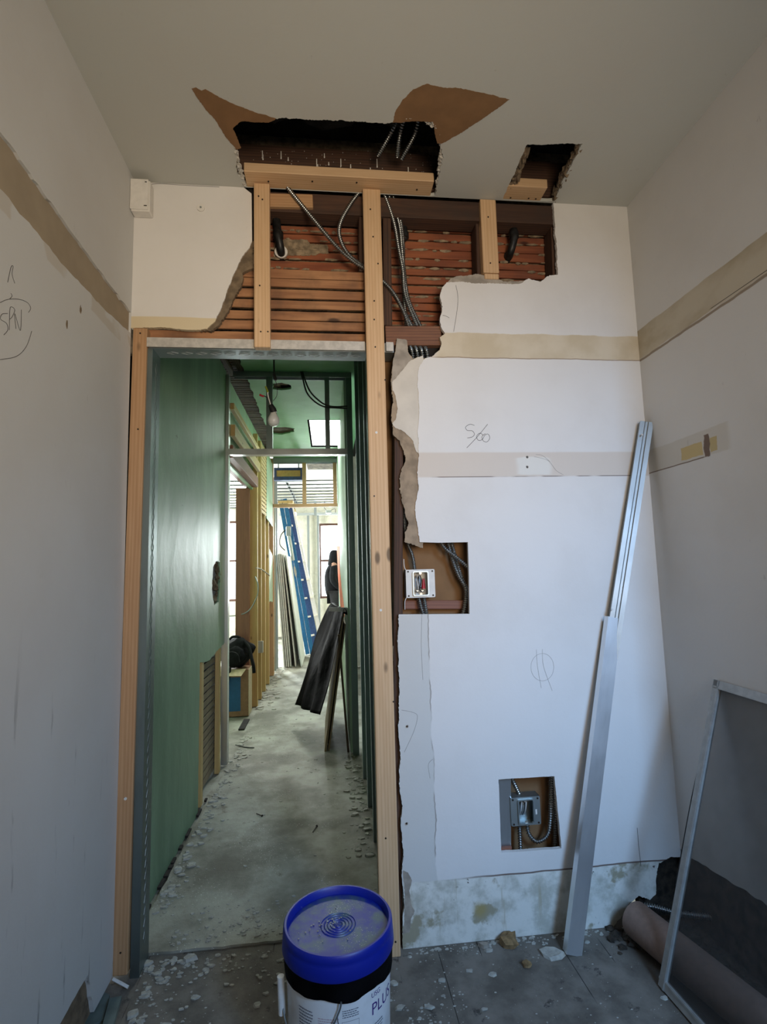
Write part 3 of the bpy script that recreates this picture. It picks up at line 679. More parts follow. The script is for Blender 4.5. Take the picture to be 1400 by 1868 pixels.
h2 = flat(jag([PZ(u, v, HZ) for u, v in ((498, 780), (520, 779), (538, 782), (536, 788), (515, 793), (498, 792))], .02, .03, 6), 2, HZ)
structure('ceiling_hallway', MB().plate(oo, (0, 0, .016), [sky, h1, h2]), 'green_ceiling', 'green hallway ceiling with broken plaster and a skylight', 'ceiling')
structure('ceiling_hallway_edge', MB().box((GX-.1, .13, HZ), (-.60, 1.32, HZ+.016)), 'green_ceiling', 'near left edge of the green hallway ceiling', 'ceiling')
mb = MB(); y = 1.3; rng = random.Random(9)
while y < 5.0: mb.box((GX-.05, y, HZ+.018+rng.uniform(0, .004)), (-.30+rng.uniform(-.1, .1), y+.034, HZ+.026)); y += .047
structure('ceiling_hallway_lath', mb, 'lath_dark', 'dark ceiling lath bared along the left of the hallway', 'lath')
mb = MB().box((-.80, .13, HZ+.05), (.40, 3.22, HZ+.07)).box((-.80, 4.42, HZ+.05), (.40, 5.2, HZ+.07)).box((-.80, 3.22, HZ+.05), (-.19, 4.42, HZ+.07)).box((.26, 3.22, HZ+.05), (.40, 4.42, HZ+.07))
structure('ceiling_hallway_void', mb, 'void', 'dark joist space over the hallway ceiling', 'ceiling cavity')
mb = MB()
for a, b in (((-.19, 3.22), (-.172, 4.42)), ((.245, 3.22), (.262, 4.42)), ((-.172, 3.22), (.245, 3.24)), ((-.172, 4.40), (.245, 4.42))): mb.box((a[0], a[1], HZ), (b[0], b[1], 3.26))
structure('trim_1', mb, 'white_trim', 'white skylight shaft in the hallway ceiling', 'skylight shaft')
for i, x in enumerate((-.74, -.66)):
    member('ceiling_joist', (x, 1.2, HZ+.012), (x+.02, 2.05, HZ+.012), .05, .012, 'lath_dark', (1, 0, 0), label=('dark joist edge bared in the near ceiling break, against the green wall', 'dark joist edge bared in the near ceiling break, away from the wall')[i], cat='joist')

# right side of the hallway
structure('wall_hallway_right', MB().box((.142, 2.0, 0), (.16, 5.42, HZ)), 'green_light', 'pale green hallway wall on the right beyond the steel frame', 'wall')
structure('wall_hallway_right_backing', MB().box((.275, .12, 0), (.29, 2.06, HZ)), 'green', 'dark green board behind the steel studs', 'wall')
ors = [PX(u, v, .1405) for u, v in ((615, 996), (620, 997), (620, 1035), (623, 1070), (628, 1108), (629, 1125), (623, 1125), (620, 1085), (617, 1050))]
build('orange_strip', MB().plate(flat(jag(ors, .008, .05, 3), 0, .1405), (-.002, 0, 0)), 'orange', None, label='torn orange strip on the edge of the pale green wall', cat='torn layer')

# far rooms
structure('wall_facade', MB().plate([(-4.2, 9.0, 0), (1.6, 9.0, 0), (1.6, 9.0, 3.0), (-4.2, 9.0, 3.0)], (0, .12, 0),
    [[(-.195, 9.0, .75), (.36, 9.0, .75), (.36, 9.0, 2.317), (-.195, 9.0, 2.317)], [(-2.28, 9.0, .75), (-1.62, 9.0, .75), (-1.62, 9.0, 2.40), (-2.28, 9.0, 2.40)]]), 'foam', 'cream spray-foamed far wall with windows', 'wall')
window(1, -.195, .36, .75, 2.317, 9.05, 'bright window with a brown frame at the far end of the hallway')
window(2, -2.28, -1.62, .75, 2.40, 9.05, 'bright window in the room left of the hallway')
mb = MB().plate([(-4.2, 2.0, 0), (-4.2, 9.1, 0), (-4.2, 9.1, 3.0), (-4.2, 2.0, 3.0)], (-.1, 0, 0), [[(-4.2, 5.7, .8), (-4.2, 7.5, .8), (-4.2, 7.5, 2.4), (-4.2, 5.7, 2.4)]])  # opening added behind the side fill light
structure('wall_side_far', mb, 'foam', 'side wall of the far left room', 'wall')
structure('wall_right_far', MB().box((1.5, 5.0, 0), (1.6, 9.1, 3.0)).box((.16, 5.40, 0), (1.6, 5.42, 3.0)), 'foam', 'right wall of the far room', 'wall')
structure('wall_left_room_near', MB().box((-4.2, 1.98, 0), (-.86, 2.04, 3.0)), 'green_light', 'near wall of the left room', 'wall')
structure('ceiling_far', MB().box((-4.2, 5.1, 2.98), (1.6, 9.2, 3.0)).box((-4.2, 2.0, 2.98), (-.78, 5.1, 3.0)), 'white_ceiling', 'ceiling over the far rooms', 'ceiling')
structure('ceiling_far_soffit', MB().box((-.30, 5.35, 2.93), (.14, 6.2, 2.975)), 'conc', 'rough brown soffit beyond the timber frame', 'ceiling')

# ================================================================== TIMBER AROUND THE OPENING
YF = -.034   # face of the new timber
def stud_px(name, top, bot, y, mat, d, label, cat='stud', zt=None, zb=None, **k):
    (ul, vt), (ur, _) = top; (bl, vb), (br, _) = bot
    a = (PY(bl, vb, y)+PY(br, vb, y))/2; b = (PY(ul, vt, y)+PY(ur, vt, y))/2
    wd = ((PY(ur, vt, y)-PY(ul, vt, y)).length+(PY(br, vb, y)-PY(bl, vb, y)).length)/2
    if zt is not None: b.z = zt
    if zb is not None: a.z = zb
    return member(name, a, b, wd, d, mat, (1, 0, 0), y0=0.0, label=label, cat=cat, **k)
tall = stud_px('wooden_stud', ((663, 356), (694, 356)), ((694, 1744), (732, 1744)), YF, 'pine', .034, 'tall pale pine stud right of the door opening, floor to ceiling', zt=H-.004, zb=.0)
nails(tall, [(0, 0, 0)], (0, -1, 0)) if False else None
def nail_px(par, pts, y, mat='screw_dark', r=.0032, name='nail'):
    for u, v in pts:
        p = PY(u, v, y); o = build(name, MB().disc(p, (0, -1, 0), r, .0015), mat)
        o.parent = par; o.matrix_parent_inverse = par.matrix_basis.inverted()
nail_px(tall, [(676, 382), (681, 432), (690, 481), (683, 549), (683, 583), (685, 633), (703, 693), (683, 905), (718, 1280), (704, 1529), (722, 1718)], YF)
nail_px(tall, [(687, 789), (695, 1113)], YF, 'screw_white', .0048, 'screw')
sl = stud_px('wooden_stud', ((242.5, 598), (269, 598)), ((202.5, 1787), (231, 1787)), -.012, 'pine_orange', .05, 'orange-brown pine stud against the left wall beside the opening', zb=0.02)
nail_px(sl, [(256, 608), (252, 783), (228, 1456), (220, 1738)], -.012)
nail_px(sl, [(229, 1457)], -.0125, 'screw_white', .005, 'screw')
ss = stud_px('wooden_stud', ((464, 350), (491, 350)), ((463, 633), (494, 633)), YF, 'pine', .034, 'short knotty pine stud above the left half of the opening', zt=H-.004)
nail_px(ss, [(472, 358), (479, 364), (474, 521), (476, 605), (489, 605)], YF)
sr = stud_px('wooden_stud', ((876, 362), (905, 362)), ((883, 497), (911, 497)), -.006, 'pine', .045, 'short pale pine stud in the right bay near the ceiling', zt=H-.002)
nail_px(sr, [(891, 396), (895, 480)], -.006)
member('wooden_stud', PY(898, 508.5, -.001), PY(897.5, 499, -.001), .062, .03, 'pine', (1, 0, 0), y0=0, label='pale offcut end under the short stud in the right bay', cat='stud')
cb = member('ceiling_board', (-.302, -.044, H), (.448, -.044, H), .085, .038, 'pine', (0, 1, 0), y0=0, label='long pale pine board across the mouth of the large ceiling hole', cat='board')
cb.location.z = H+.001
_p = [PZ(u, v, H) for u, v in ((490, 331), (570, 331), (651, 333), (761, 346))]
for p in _p:
    o = build('nail', MB().disc(p, (0, 0, -1), .0035, .0015), 'screw_dark'); o.parent = cb; o.matrix_parent_inverse = cb.matrix_basis.inverted()
cs = member('ceiling_board', (.685, -.046, H), (.925, -.046, H), .080, .038, 'pine', (0, 1, 0), y0=0, label='short pale pine board across the mouth of the small ceiling hole', cat='board')
for u, v in ((932, 361), (965, 362), (978, 363)):
    p = PZ(u, v, H); o = build('nail', MB().disc(p, (0, 0, -1), .0035, .0015), 'screw_dark'); o.parent = cs; o.matrix_parent_inverse = cs.matrix_basis.inverted()
for o, w0 in ((cb, -1), (cs, -1)):   # board bottoms flush with the ceiling
    zmin = min((o.matrix_basis @ v.co).z for v in o.data.vertices); o.location.z += H+.001-zmin
jb = member('ceiling_joist', (-.72, -.02, 2.99), (1.30, -.02, 2.99), .16, .03, 'old_wood', (0, 0, 1), y0=0, label='dark brown joist splashed with white paint above the pine boards', cat='joist')
zmin = min((jb.matrix_basis @ v.co).y for v in jb.data.vertices); jb.location.y += -.012-zmin
mb = MB(); rng = random.Random(8)
for u, v, l in [(479, 275, .03), (480, 282, .02), (513, 276, .03), (526, 287, .012), (578, 290, .04), (592, 280, .016), (622, 290, .03), (536, 306, .03), (580, 300, .02), (688, 290, .035), (676, 306, .02), (745, 305, .02), (776, 316, .03), (560, 310, .01), (600, 296, .01), (640, 300, .012), (700, 318, .014)]:
    p = PY(u, v, -.0135); mb.box((p.x-.0018, -.0145, p.z-l), (p.x+.0018, -.0115, p.z)); mb.ball((p.x, -.0132, p.z-l), .0032, 1, (1, .4, 1.5))
for i in range(60):
    p = PY(rng.uniform(455, 790), rng.uniform(275, 320), -.0135); mb.ball((p.x, -.0125, p.z), rng.uniform(.0008, .002), 1)
o = build('paint_drips', mb, 'white_paint'); o.parent = jb; o.matrix_parent_inverse = jb.matrix_basis.inverted(); tag(o, 'white paint drips', kind='stuff')
member('wooden_block', PY(490, 364, .0), PY(571, 366, .0), .058, .03, 'pine_orange', (0, 0, 1), y0=-.03, label='orange pine block behind the top of the short knotty stud', cat='block')
member('top_plate', (-.27, .055, 2.845), (1.03, .055, 2.845), .08, .085, 'old_wood', (0, 1, 0), label='dark old timber plate along the top of the wall hole', cat='plate')
old = 'old_stud'
stud_px(old, ((655, 385), (669, 385)), ((656, 505), (670, 505)), .02, 'old_wood', .085, 'dark old stud just left of the tall pine stud', zt=2.80, zb=2.56)
stud_px(old, ((699, 400), (714, 400)), ((701, 600), (716, 600)), .02, 'old_wood', .085, 'dark old stud just right of the tall pine stud near the ceiling', zt=2.80, zb=2.33)
stud_px(old, ((867, 385), (880, 385)), ((871, 500), (884, 500)), .03, 'old_wood', .075, 'dark old stud behind the short pine stud of the right bay', zt=2.80, zb=2.5)
stud_px(old, ((721, 650), (737, 650)), ((717, 1735), (734, 1735)), .022, 'old_wood', .085, 'dark old stud in the gap beside the tall pine stud, full height', zt=2.25, zb=.0)
stud_px(old, ((1004, 385), (1014, 385)), ((1008, 500), (1018, 500)), .03, 'old_wood', .075, 'dark old stud at the right end of the upper wall hole', zt=2.80, zb=2.5)
member('wooden_block', PY(704, 611, .015), PY(806, 611, .015), .082, .075, 'old_block', (0, 0, 1), y0=-.078, label='old brown timber block under the bundle of cables', cat='block')
member('board', PY(738, 1103, .086), PY(857, 1103, .086), .035, .012, 'redwood', (0, 0, 1), y0=0, label='thin red-brown board low in the square wall opening', cat='board')
# notch under the old block
structure('wall_back_cable_notch', MB().box((.30, .05, 2.15), (.50, .08, 2.26)), 'void', 'dark notch under the old block', 'wall')

# steel jambs and header of the opening
def dimples(par, a, b, nrm, n, w, mat='steel_bright'):
    a = Vector(a); b = Vector(b); t = (b-a).normalized(); s = Vector(nrm).cross(t); mb = MB()
    for i in range(n):
        p = a.lerp(b, (i+.5)/n)
        for sg in (1, -1):
            q0 = p+t*.022; q1 = p+s*sg*w; q2 = p-t*.022
            mb.tube([q0, q1, q2], .0008, 5)
    o = build('stamped_pattern', mb, mat); o.parent = par; o.matrix_parent_inverse = par.matrix_basis.inverted(); return o
hd = channel('steel_header', (-.668, .046, 2.206), (.275, .046, 2.206), .092, .038, 'steel_dull', (0, 1, 0), label='galvanized steel header track across the top of the opening', cat='header')
dimples(hd, (-.62, .04, 2.2045), (.15, .04, 2.2045), (0, 0, 1), 14, .012)
build('white_trim_strip', MB().box((-.672, -.014, 2.206), (.158, -.010, 2.243)).box((.243, -.014, 2.206), (.272, -.010, 2.243)), 'alu_pale', None, label='whitish metal strip along the face of the steel header', cat='strip')
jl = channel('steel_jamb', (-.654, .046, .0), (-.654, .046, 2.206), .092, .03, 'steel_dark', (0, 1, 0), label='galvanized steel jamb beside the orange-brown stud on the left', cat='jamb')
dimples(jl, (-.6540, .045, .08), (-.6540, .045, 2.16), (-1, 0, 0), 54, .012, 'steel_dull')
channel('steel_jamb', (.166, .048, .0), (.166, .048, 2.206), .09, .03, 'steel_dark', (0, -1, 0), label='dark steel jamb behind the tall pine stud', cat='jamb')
channel('steel_jamb', (.247, .03, .0), (.247, .03, 1.05), .012, .05, 'steel_dull', (1, 0, 0), label='thin steel edge in the gap right of the tall pine stud', cat='jamb')
# open steel studs down the right of the hallway
for i, (y, lb) in enumerate(((.35, 'nearest dark steel stud on the right side of the hallway'), (.72, 'second dark steel stud from the opening on the hallway right'), (1.10, 'third dark steel stud from the opening on the hallway right'), (1.50, 'fourth dark steel stud on the hallway right, next to the cross frame'))):
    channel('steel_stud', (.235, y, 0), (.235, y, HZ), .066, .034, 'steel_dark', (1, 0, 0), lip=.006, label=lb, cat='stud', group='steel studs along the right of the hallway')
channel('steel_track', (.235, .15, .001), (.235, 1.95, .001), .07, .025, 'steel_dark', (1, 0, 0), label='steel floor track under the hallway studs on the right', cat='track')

# steel cross frame in the hallway
YS = 1.93
channel('steel_post', (-.752, YS, 0), (-.752, YS, HZ-.03), .045, .06, 'steel', (1, 0, 0), label='left steel post of the hallway cross frame', cat='post')
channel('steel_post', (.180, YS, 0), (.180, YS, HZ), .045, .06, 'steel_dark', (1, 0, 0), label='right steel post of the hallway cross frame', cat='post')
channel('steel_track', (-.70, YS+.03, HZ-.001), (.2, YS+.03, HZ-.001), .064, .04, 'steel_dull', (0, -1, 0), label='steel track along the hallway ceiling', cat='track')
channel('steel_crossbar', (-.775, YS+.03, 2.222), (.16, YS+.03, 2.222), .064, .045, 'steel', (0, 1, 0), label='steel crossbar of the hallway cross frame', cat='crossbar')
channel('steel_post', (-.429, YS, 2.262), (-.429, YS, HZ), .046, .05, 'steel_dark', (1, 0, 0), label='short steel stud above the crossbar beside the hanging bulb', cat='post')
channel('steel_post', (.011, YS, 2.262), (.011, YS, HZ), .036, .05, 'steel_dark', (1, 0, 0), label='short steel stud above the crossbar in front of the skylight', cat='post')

# ================================================================== CABLES AND PIPES IN THE WALL
gA = 'armoured cables in the upper wall hole'
def WP(u, v, y): return PY(u, v, y)
armoured('armoured_cable', [WP(519, 335, -.0), WP(530, 349, -.008), WP(568, 395, -.012), WP(612, 447, -.008), WP(645, 477, .004), WP(685, 502, .012), WP(715, 530, .012), WP(735, 565, .012), WP(746, 596, .028)], 'armoured cable slanting down from the long ceiling board behind the tall stud', group=gA)
armoured('armoured_cable', [WP(660, 345, .01), WP(640, 372, .006), WP(622, 405, .004), WP(620, 432, .004), WP(636, 464, .006), WP(672, 492, .014), WP(706, 522, .018), WP(730, 555, .02), WP(752, 596, .028)], 'armoured cable looping out left of the tall stud then back behind it', group=gA)
for i, (pts, lb) in enumerate((
    ([(697, 346), (708, 372), (720, 410), (727, 450), (735, 492), (740, 540), (762, 596)], 'leftmost of the cables dropping from the ceiling right of the tall stud'),
    ([(704, 346), (718, 376), (729, 412), (733, 450), (737, 490), (745, 545), (768, 596)], 'second of the cables dropping from the ceiling right of the tall stud'),
    ([(712, 346), (722, 372), (732, 410), (736, 455), (735, 500), (738, 550), (742, 596)], 'rightmost of the cables dropping from the ceiling right of the tall stud'))):
    armoured('armoured_cable', [WP(u, v, .018+.012*i) for u, v in pts], lb, group=gA)
for i, u in enumerate((752, 761, 770, 779)):
    armoured('armoured_cable', [WP(u-4, 630, .035+.002*i), WP(u, 642, .02), WP(u+2, 656, .03)], ('first', 'second', 'third', 'fourth')[i]+' cable end from the left in the dark notch under the brown block', group='cable ends in the notch')
for i, pts in enumerate(([(722, 224), (712, 245), (690, 284)], [(738, 216), (730, 245), (725, 286)], [(764, 216), (757, 245), (733, 290)])):
    q = [PZ(*pts[0], 3.02), PZ(*pts[1], 2.985)]; q = [q[0], q[0].lerp(q[1], 1.0), PZ(pts[2][0], pts[2][1], 2.965)]
    armoured('armoured_cable', q, ('leftmost', 'middle', 'rightmost')[i]+' of the three cables inside the large ceiling hole', group='cables in the ceiling hole')
armoured('armoured_cable', [WP(737, 925, .05), WP(738, 950, .045), WP(742, 985, .05), WP(752, 1012, .055), WP(757, 1040, .06)], 'armoured cable entering the top of the white box', pitch=.006)
for i, pts in enumerate(([(764, 1088), (768, 1106), (774, 1126)], [(774, 1088), (776, 1104), (780, 1126)])):
    armoured('armoured_cable', [WP(u, v, .055-.01*j) for j, (u, v) in enumerate(pts)], ('left', 'right')[i]+' cable leaving the bottom of the white box')
armoured('armoured_cable', [WP(800, 980, .05), WP(812, 1000, .035), WP(835, 1018, .03), WP(858, 1038, .03)], 'armoured cable crossing diagonally in the square wall opening')
armoured('armoured_cable', [WP(816, 980, .07), WP(824, 1015, .055), WP(836, 1048, .05), WP(850, 1075, .05), WP(848, 1105, .055), WP(842, 1130, .06)], 'armoured cable down the right of the square wall opening, in front')
armoured('armoured_cable', [WP(822, 980, .075), WP(832, 1020, .066), WP(843, 1055, .064), WP(853, 1080, .066), WP(856, 1105, .07), WP(854, 1130, .07)], 'armoured cable down the right of the square wall opening, behind its twin')
def lowcab(pts, lb, y=.05): armoured('armoured_cable', [WP(u, v, yy) for u, v, yy in pts], lb, r=.0088)
lowcab([(930, 1412, .05), (938, 1428, .045), (948, 1449, .05)], 'short cable entering the top of the grey box')
lowcab([(948, 1506, .06), (949, 1525, .055), (950, 1550, .05), (950, 1562, .05)], 'short cable leaving the bottom of the grey box')
lowcab([(962, 1504, .06), (966, 1522, .05), (980, 1535, .045), (998, 1525, .045), (1004, 1500, .05), (1005, 1455, .055), (1004, 1410, .06)], 'cable looping up the right of the low wall opening')
lowcab([(1010, 1405, .08), (1009, 1450, .08), (1012, 1500, .08), (1013, 1560, .08)], 'cable standing at the right edge of the low wall opening')
armoured('armoured_cable', [Vector((1.10, -.01, .075)), Vector((1.16, -.045, .085)), Vector((1.24, -.075, .075)), Vector((1.36, -.11, .07))], 'armoured cable poking out of the wall foot in the right corner', r=.011, pitch=.008)

def pipe(name, pts, r, label, collar=None, **k):
    t = thing(name, pts[-1], label, 'pipe')
    build('pipe_run', MB().tube(spline(pts, 10), r, 14), 'iron', t, smooth=1.2)
    if collar:
        c, n = collar; mb = MB()
        c = Vector(c); n = Vector(n); mb.tube([c-n*.012, c+n*.012], r*1.28, 14); build('elbow_collar', mb, 'iron', t, smooth=1.2)
    return t
def elbow(px, lb, wh=False):
    (u0, v0), (u1, v1), (u2, v2) = px; a = WP(u0, v0, .075); b = WP(u1, v1, .062); c = WP(u2, v2, .065)
    t = pipe('iron_pipe', [a, a.lerp(b, .6), b+Vector((0, -.006, 0)), c+Vector((0, .01, 0)), c+Vector((0, .06, -.012))], .0165, lb, (b+Vector((0, 0, .006)), (0, 0, 1)))
    if wh: build('escutcheon', MB().tube([c+Vector((0, .026, 0)), c+Vector((0, .034, 0))], .027, 20), 'white_paint', t, smooth=.6)
    build('wall_sleeve', MB().tube([c+Vector((0, .034, -.004)), c+Vector((0, .05, -.004))], .020, 16), 'iron', t, smooth=.6)
elbow(((503, 385), (508, 432), (512, 452)), 'black iron elbow pipe beside the short knotty stud', True)
elbow(((933, 388), (938, 432), (934, 455)), 'black iron elbow pipe in the far right bay')
t = pipe('iron_pipe', [WP(735, 352, .085), WP(736, 400, .085), WP(738, 428, .08), WP(738, 436, .095)], .015, 'black iron pipe behind the dropping cables right of the tall stud', (WP(738, 430, .082), (0, 0, 1)))

# ================================================================== JUNCTION BOXES
def jbox(name, px, y, mat, label, cover_mat, tilt=0):
    (x0, v0), (x1, v1) = px; a = PY(x0, v1, y); b = PY(x1, v0, y); cx = (a.x+b.x)/2; cz_ = (a.z+b.z)/2; w_ = b.x-a.x; h_ = b.z-a.z
    t = thing(name, (cx, y+.045, a.z), label, 'junction box')
    mb = MB(); d = .045
    mb.box((a.x, y+.002, a.z), (a.x+.002, y+d, b.z)).box((b.x-.002, y+.002, a.z), (b.x, y+d, b.z)).box((a.x, y+.002, a.z), (b.x, y+d, a.z+.002)).box((a.x, y+.002, b.z-.002), (b.x, y+d, b.z)).box((a.x, y+d, a.z), (b.x, y+d+.002, b.z))
    build('box_body', mb, mat, t)
    ix, iz = w_*.24, h_*.40
    def rr(hx, hz, r, n=4):
        pts = []
        for sx, sz, a0 in ((1, 1, 0), (-1, 1, 90), (-1, -1, 180), (1, -1, 270)):
            for k in range(n+1):
                an = R(a0+90*k/n); pts.append(Vector((cx+sx*(hx-r)+r*math.cos(an), y, cz_+sz*(hz-r)+r*math.sin(an))))
        return pts
    build('cover_plate', MB().plate(rr(w_/2, h_/2, .006), (0, .0018, 0), [rr(ix, iz, .005)]), cover_mat, t)
    rim = rr(ix+.004, iz+.004, .006); rin = rr(ix, iz, .005)
    build('raised_ring', MB().plate([p+Vector((0, -.008, 0)) for p in rim], (0, .008, 0), [[p+Vector((0, -.008, 0)) for p in rin]]), 'box_grey', t)
    for sx, sz in ((-1, 1), (1, 1), (-1, -1), (1, -1)): build('cover_screw', MB().disc((cx+sx*w_*.42, y, cz_+sz*h_*.43), (0, -1, 0), .0035, .0018), 'screw_dark', t)
    for sz in (-1, 1): build('mounting_ear', MB().disc((cx, y-.002, cz_+sz*(iz-.003)), (0, -1, 0), .0055, .0015), 'copper', t)
    return t, cx, cz_, w_, h_, y
t, cx, cz_, w_, h_, y = jbox('junction_box', ((742, 1038), (793, 1091)), .028, 'white_paint', 'white square junction box with red wire nuts in the square wall opening', 'white_paint')
rng = random.Random(3)
for i in range(5):
    x = cx+rng.uniform(-.016, .010); cable('wire', [(x, y+.04, cz_+.03), (x+rng.uniform(-.008, .008), y+.012, cz_+rng.uniform(-.01, .02)), (x+rng.uniform(-.012, .012), y+.015, cz_-.02), (x, y+.04, cz_-.03)], .002, ('white_plastic', 'dark_cable', 'copper', 'dark_cable', 'white_plastic')[i], parent=t)
build('wire_nut', MB().tube([(cx+.012, y+.006, cz_-.02), (cx+.013, y+.004, cz_+.018)], [.0085, .004], 10), 'red_wire', t, smooth=1, label='dark red wire nut')
for x in (-.008, .012): build('cable_clamp', MB().ball((cx+x, y+.02, cz_-.03), .009, 1, (1, .7, .7), .4, x), 'copper', t)
cable('bracket_wire', [WP(737, 1020, .03), WP(738, 1034, .028), WP(742, 1042, .03)], .0015, 'white_plastic', parent=t)
cable('bracket_wire', [WP(742, 1090, .03), WP(739, 1098, .028), WP(739, 1112, .03)], .0015, 'white_plastic', parent=t)
t, cx, cz_, w_, h_, y = jbox('junction_box', ((934, 1452), (985, 1508)), .022, 'box_grey', 'grey steel junction box in the low wall opening', 'box_grey')
for i in range(4):
    x = cx-.012+i*.006; cable('wire', [(x, y+.04, cz_-.03), (x-.003, y+.01, cz_+.0), (x+.003, y+.012, cz_+.03), (x+.004, y+.03, cz_+.01)], .0016, ('white_plastic', 'copper', 'dark_cable', 'white_plastic')[i], parent=t)
build('pale_stamp', MB().box((cx+.038, y-.0006, cz_-.014), (cx+.044, y, cz_+.004)), 'white_paint', t, label='small pale stamp')
channel('steel_stud', WP(921, 1590, .03), WP(921, 1405, .03), .05, .04, 'steel', (1, 0, 0), label='blue-grey steel stud at the left of the low wall opening', cat='stud')
member('board', WP(912, 1551, .022), WP(934, 1549, .022), .025, .01, 'redwood', (0, 0, 1), label='scrap of red-brown board under the steel stud in the low opening', cat='board')
t = thing('painted_box', (-.695, 0, 2.725), 'white painted-over switch box in the top left corner', 'box')
build('box_body', MB().box((-.733, -.044, 2.735), (-.662, 0, 2.862)), 'white_paint', t, bev=.003)
build('cover_plate', MB().box((-.734, -.049, 2.740), (-.668, -.044, 2.864)), 'white_paint', t, bev=.0015)
build('slotted_screw', MB().box((-.682, -.0505, 2.752), (-.671, -.049, 2.755)), 'screw_dark', t); build('slotted_screw', MB().box((-.680, -.0505, 2.850), (-.673, -.049, 2.853)), 'screw_dark', t)
p = PY(367, 380, 0); t = thing('wall_cap', p, 'small round white cap high on the left plaster piece', 'cap')
build('cap_disc', MB().tube([p, p+Vector((0, -.006, 0))], .0155, 20), 'white_paint', t, smooth=.6); build('centre_screw', MB().disc(p+Vector((0, -.006, 0)), (0, -1, 0), .004), 'box_grey', t)

# ================================================================== PENCIL MARKS
def strokes(parent, name, lines, conv, mat, r=.0006):
    mb = MB()
    for l in lines: mb.tube(spline([conv(u, v) for u, v in l], 6), r, 5)
    return build(name, mb, mat, parent, origin=(0, 0, 0))
cw = lambda u, v: PY(u, v, -.0003)
strokes(wb, 'pencil_writing', [[(866, 776), (858, 774), (850, 779), (853, 785), (862, 786), (866, 792), (862, 797), (853, 799)], [(890, 774), (872, 796), (852, 817)],
    [(882, 794), (876, 790), (870, 796), (873, 803), (880, 802), (885, 794), (891, 792), (894, 799), (889, 806), (882, 804), (880, 796), (886, 791)]], cw, 'pencil', .0009)
circ = [(990+21*math.cos(R(a)), 1217+25*math.sin(R(a))) for a in range(0, 361, 30)]
strokes(wb, 'pencil_circle', [circ, [(979, 1185), (981, 1215), (988, 1255)], [(990, 1184), (992, 1215), (1008, 1260)]], cw, 'pencil_faint', .0006)
strokes(wb, 'wall_crack', [[(832, 520), (836, 545), (833, 575), (828, 605)], [(808, 575), (815, 577), (820, 580)]], cw, 'pencil', .0007)
strokes(wb, 'wall_crack', [[(975, 833), (1000, 840), (1015, 858), (1028, 866)], [(978, 829), (990, 831), (1004, 842)]], cw, 'pencil_faint', .0006)
strokes(wb, 'wall_crack', [[(1163, 1510), (1166, 1545), (1170, 1580)]], cw, 'pencil', .0008)
strokes(wb, 'wall_crack', [[(770, 1120), (769, 1180), (772, 1240)], [(733, 1295), (755, 1300), (762, 1308), (755, 1335), (738, 1372)], [(790, 1385), (782, 1395), (785, 1420)]], cw, 'pencil_faint', .0007)
for i, (u, v) in enumerate([(743, 1325), (742, 1502), (962, 834), (962, 852)]):
    build('screw_dimple', MB().tube([PY(u, v, .001), PY(u, v, -.0012)], .006, 12), 'torn_grey', wb, origin=(0, 0, 0)); build('screw_head', MB().disc(PY(u, v, -.001), (0, -1, 0), .0032), 'screw_dark', wb, origin=(0, 0, 0))
foot = [(736, 1588), (745, 1592), (752, 1606), (747, 1625), (750, 1645), (757, 1662), (750, 1680), (748, 1700), (736, 1705), (739, 1640)]
build('torn_foot', MB().plate(wallpoly(foot, -.0008, .003, 3), (0, .0006, 0)), 'torn_grey', wb, origin=(0, 0, 0), label='bare grey patch at the foot of the wall')
strokes(wl, 'wall_crack', [[(196, 225), (203, 232), (209, 238), (214, 243), (221, 250), (230, 262)]], lambda u, v: PX(u, v, XL+.002), 'pencil', .0016)
strokes(wb, 'wall_crack', [[(247, 336), (262, 334), (275, 336), (292, 335), (340, 338), (400, 341)]], lambda u, v: PY(u, v, -.001), 'pencil_faint', .0012)
cl_ = lambda u, v: PX(u, v, XL+.0004)
strokes(wl, 'pencil_writing', [[(14, 515), (20, 488), (24, 486), (22, 500), (27, 517)], [(20, 535), (22, 540), (18, 545)], [(0, 552), (15, 546), (35, 546), (50, 552), (56, 562), (52, 570)],
    [(14, 572), (4, 573), (1, 582), (12, 590), (14, 602), (7, 611)], [(17, 602), (18, 565), (22, 560), (27, 566), (22, 578), (18, 582)], [(29, 600), (27, 572), (37, 603), (39, 565)],
    [(58, 604), (48, 632), (30, 650), (0, 656)]], cl_, 'pencil', .0006)
mb = MB()
for u, v in ((122, 592), (147, 565)): p = PX(u, v, XL); mb.ball(p, .008, 2, (.25, .6, 1.6), .6, u)
build('wall_gouge', mb, 'plaster_brown', wl, origin=(0, 0, 0))
mb = MB(); 
for u, v in ((215, 237), (222, 245), (229, 256), (200, 224)):
    p = PX(u, v, XL+.004); mb.ball(p, .010, 2, (.5, 2.0, .35), .8, u)
build('peeling_edge', mb, 'gypsum', wl, origin=(0, 0, 0))

# ================================================================== LEANING STEEL, SCREEN, TUBE
wide = channel('steel_channel', (.822, -.118, .002), (1.102, -.048, 1.132), .056, .030, 'steel_bright', (1, .0, 0), label='wide bright steel channel leaning against the back wall, foot on the floor', cat='channel')
thin = channel('steel_channel', (1.062, -.050, .95), PY(1181, 769, -.04), .050, .030, 'steel_dull', (1, -.35, 0), rib=True, lip=.006, label='thinner ribbed steel channel reaching into the right corner above the wide one', cat='channel')
nail_px(thin, [(1172, 793), (1117, 1112)], -.048, 'screw_white', .004, 'screw')

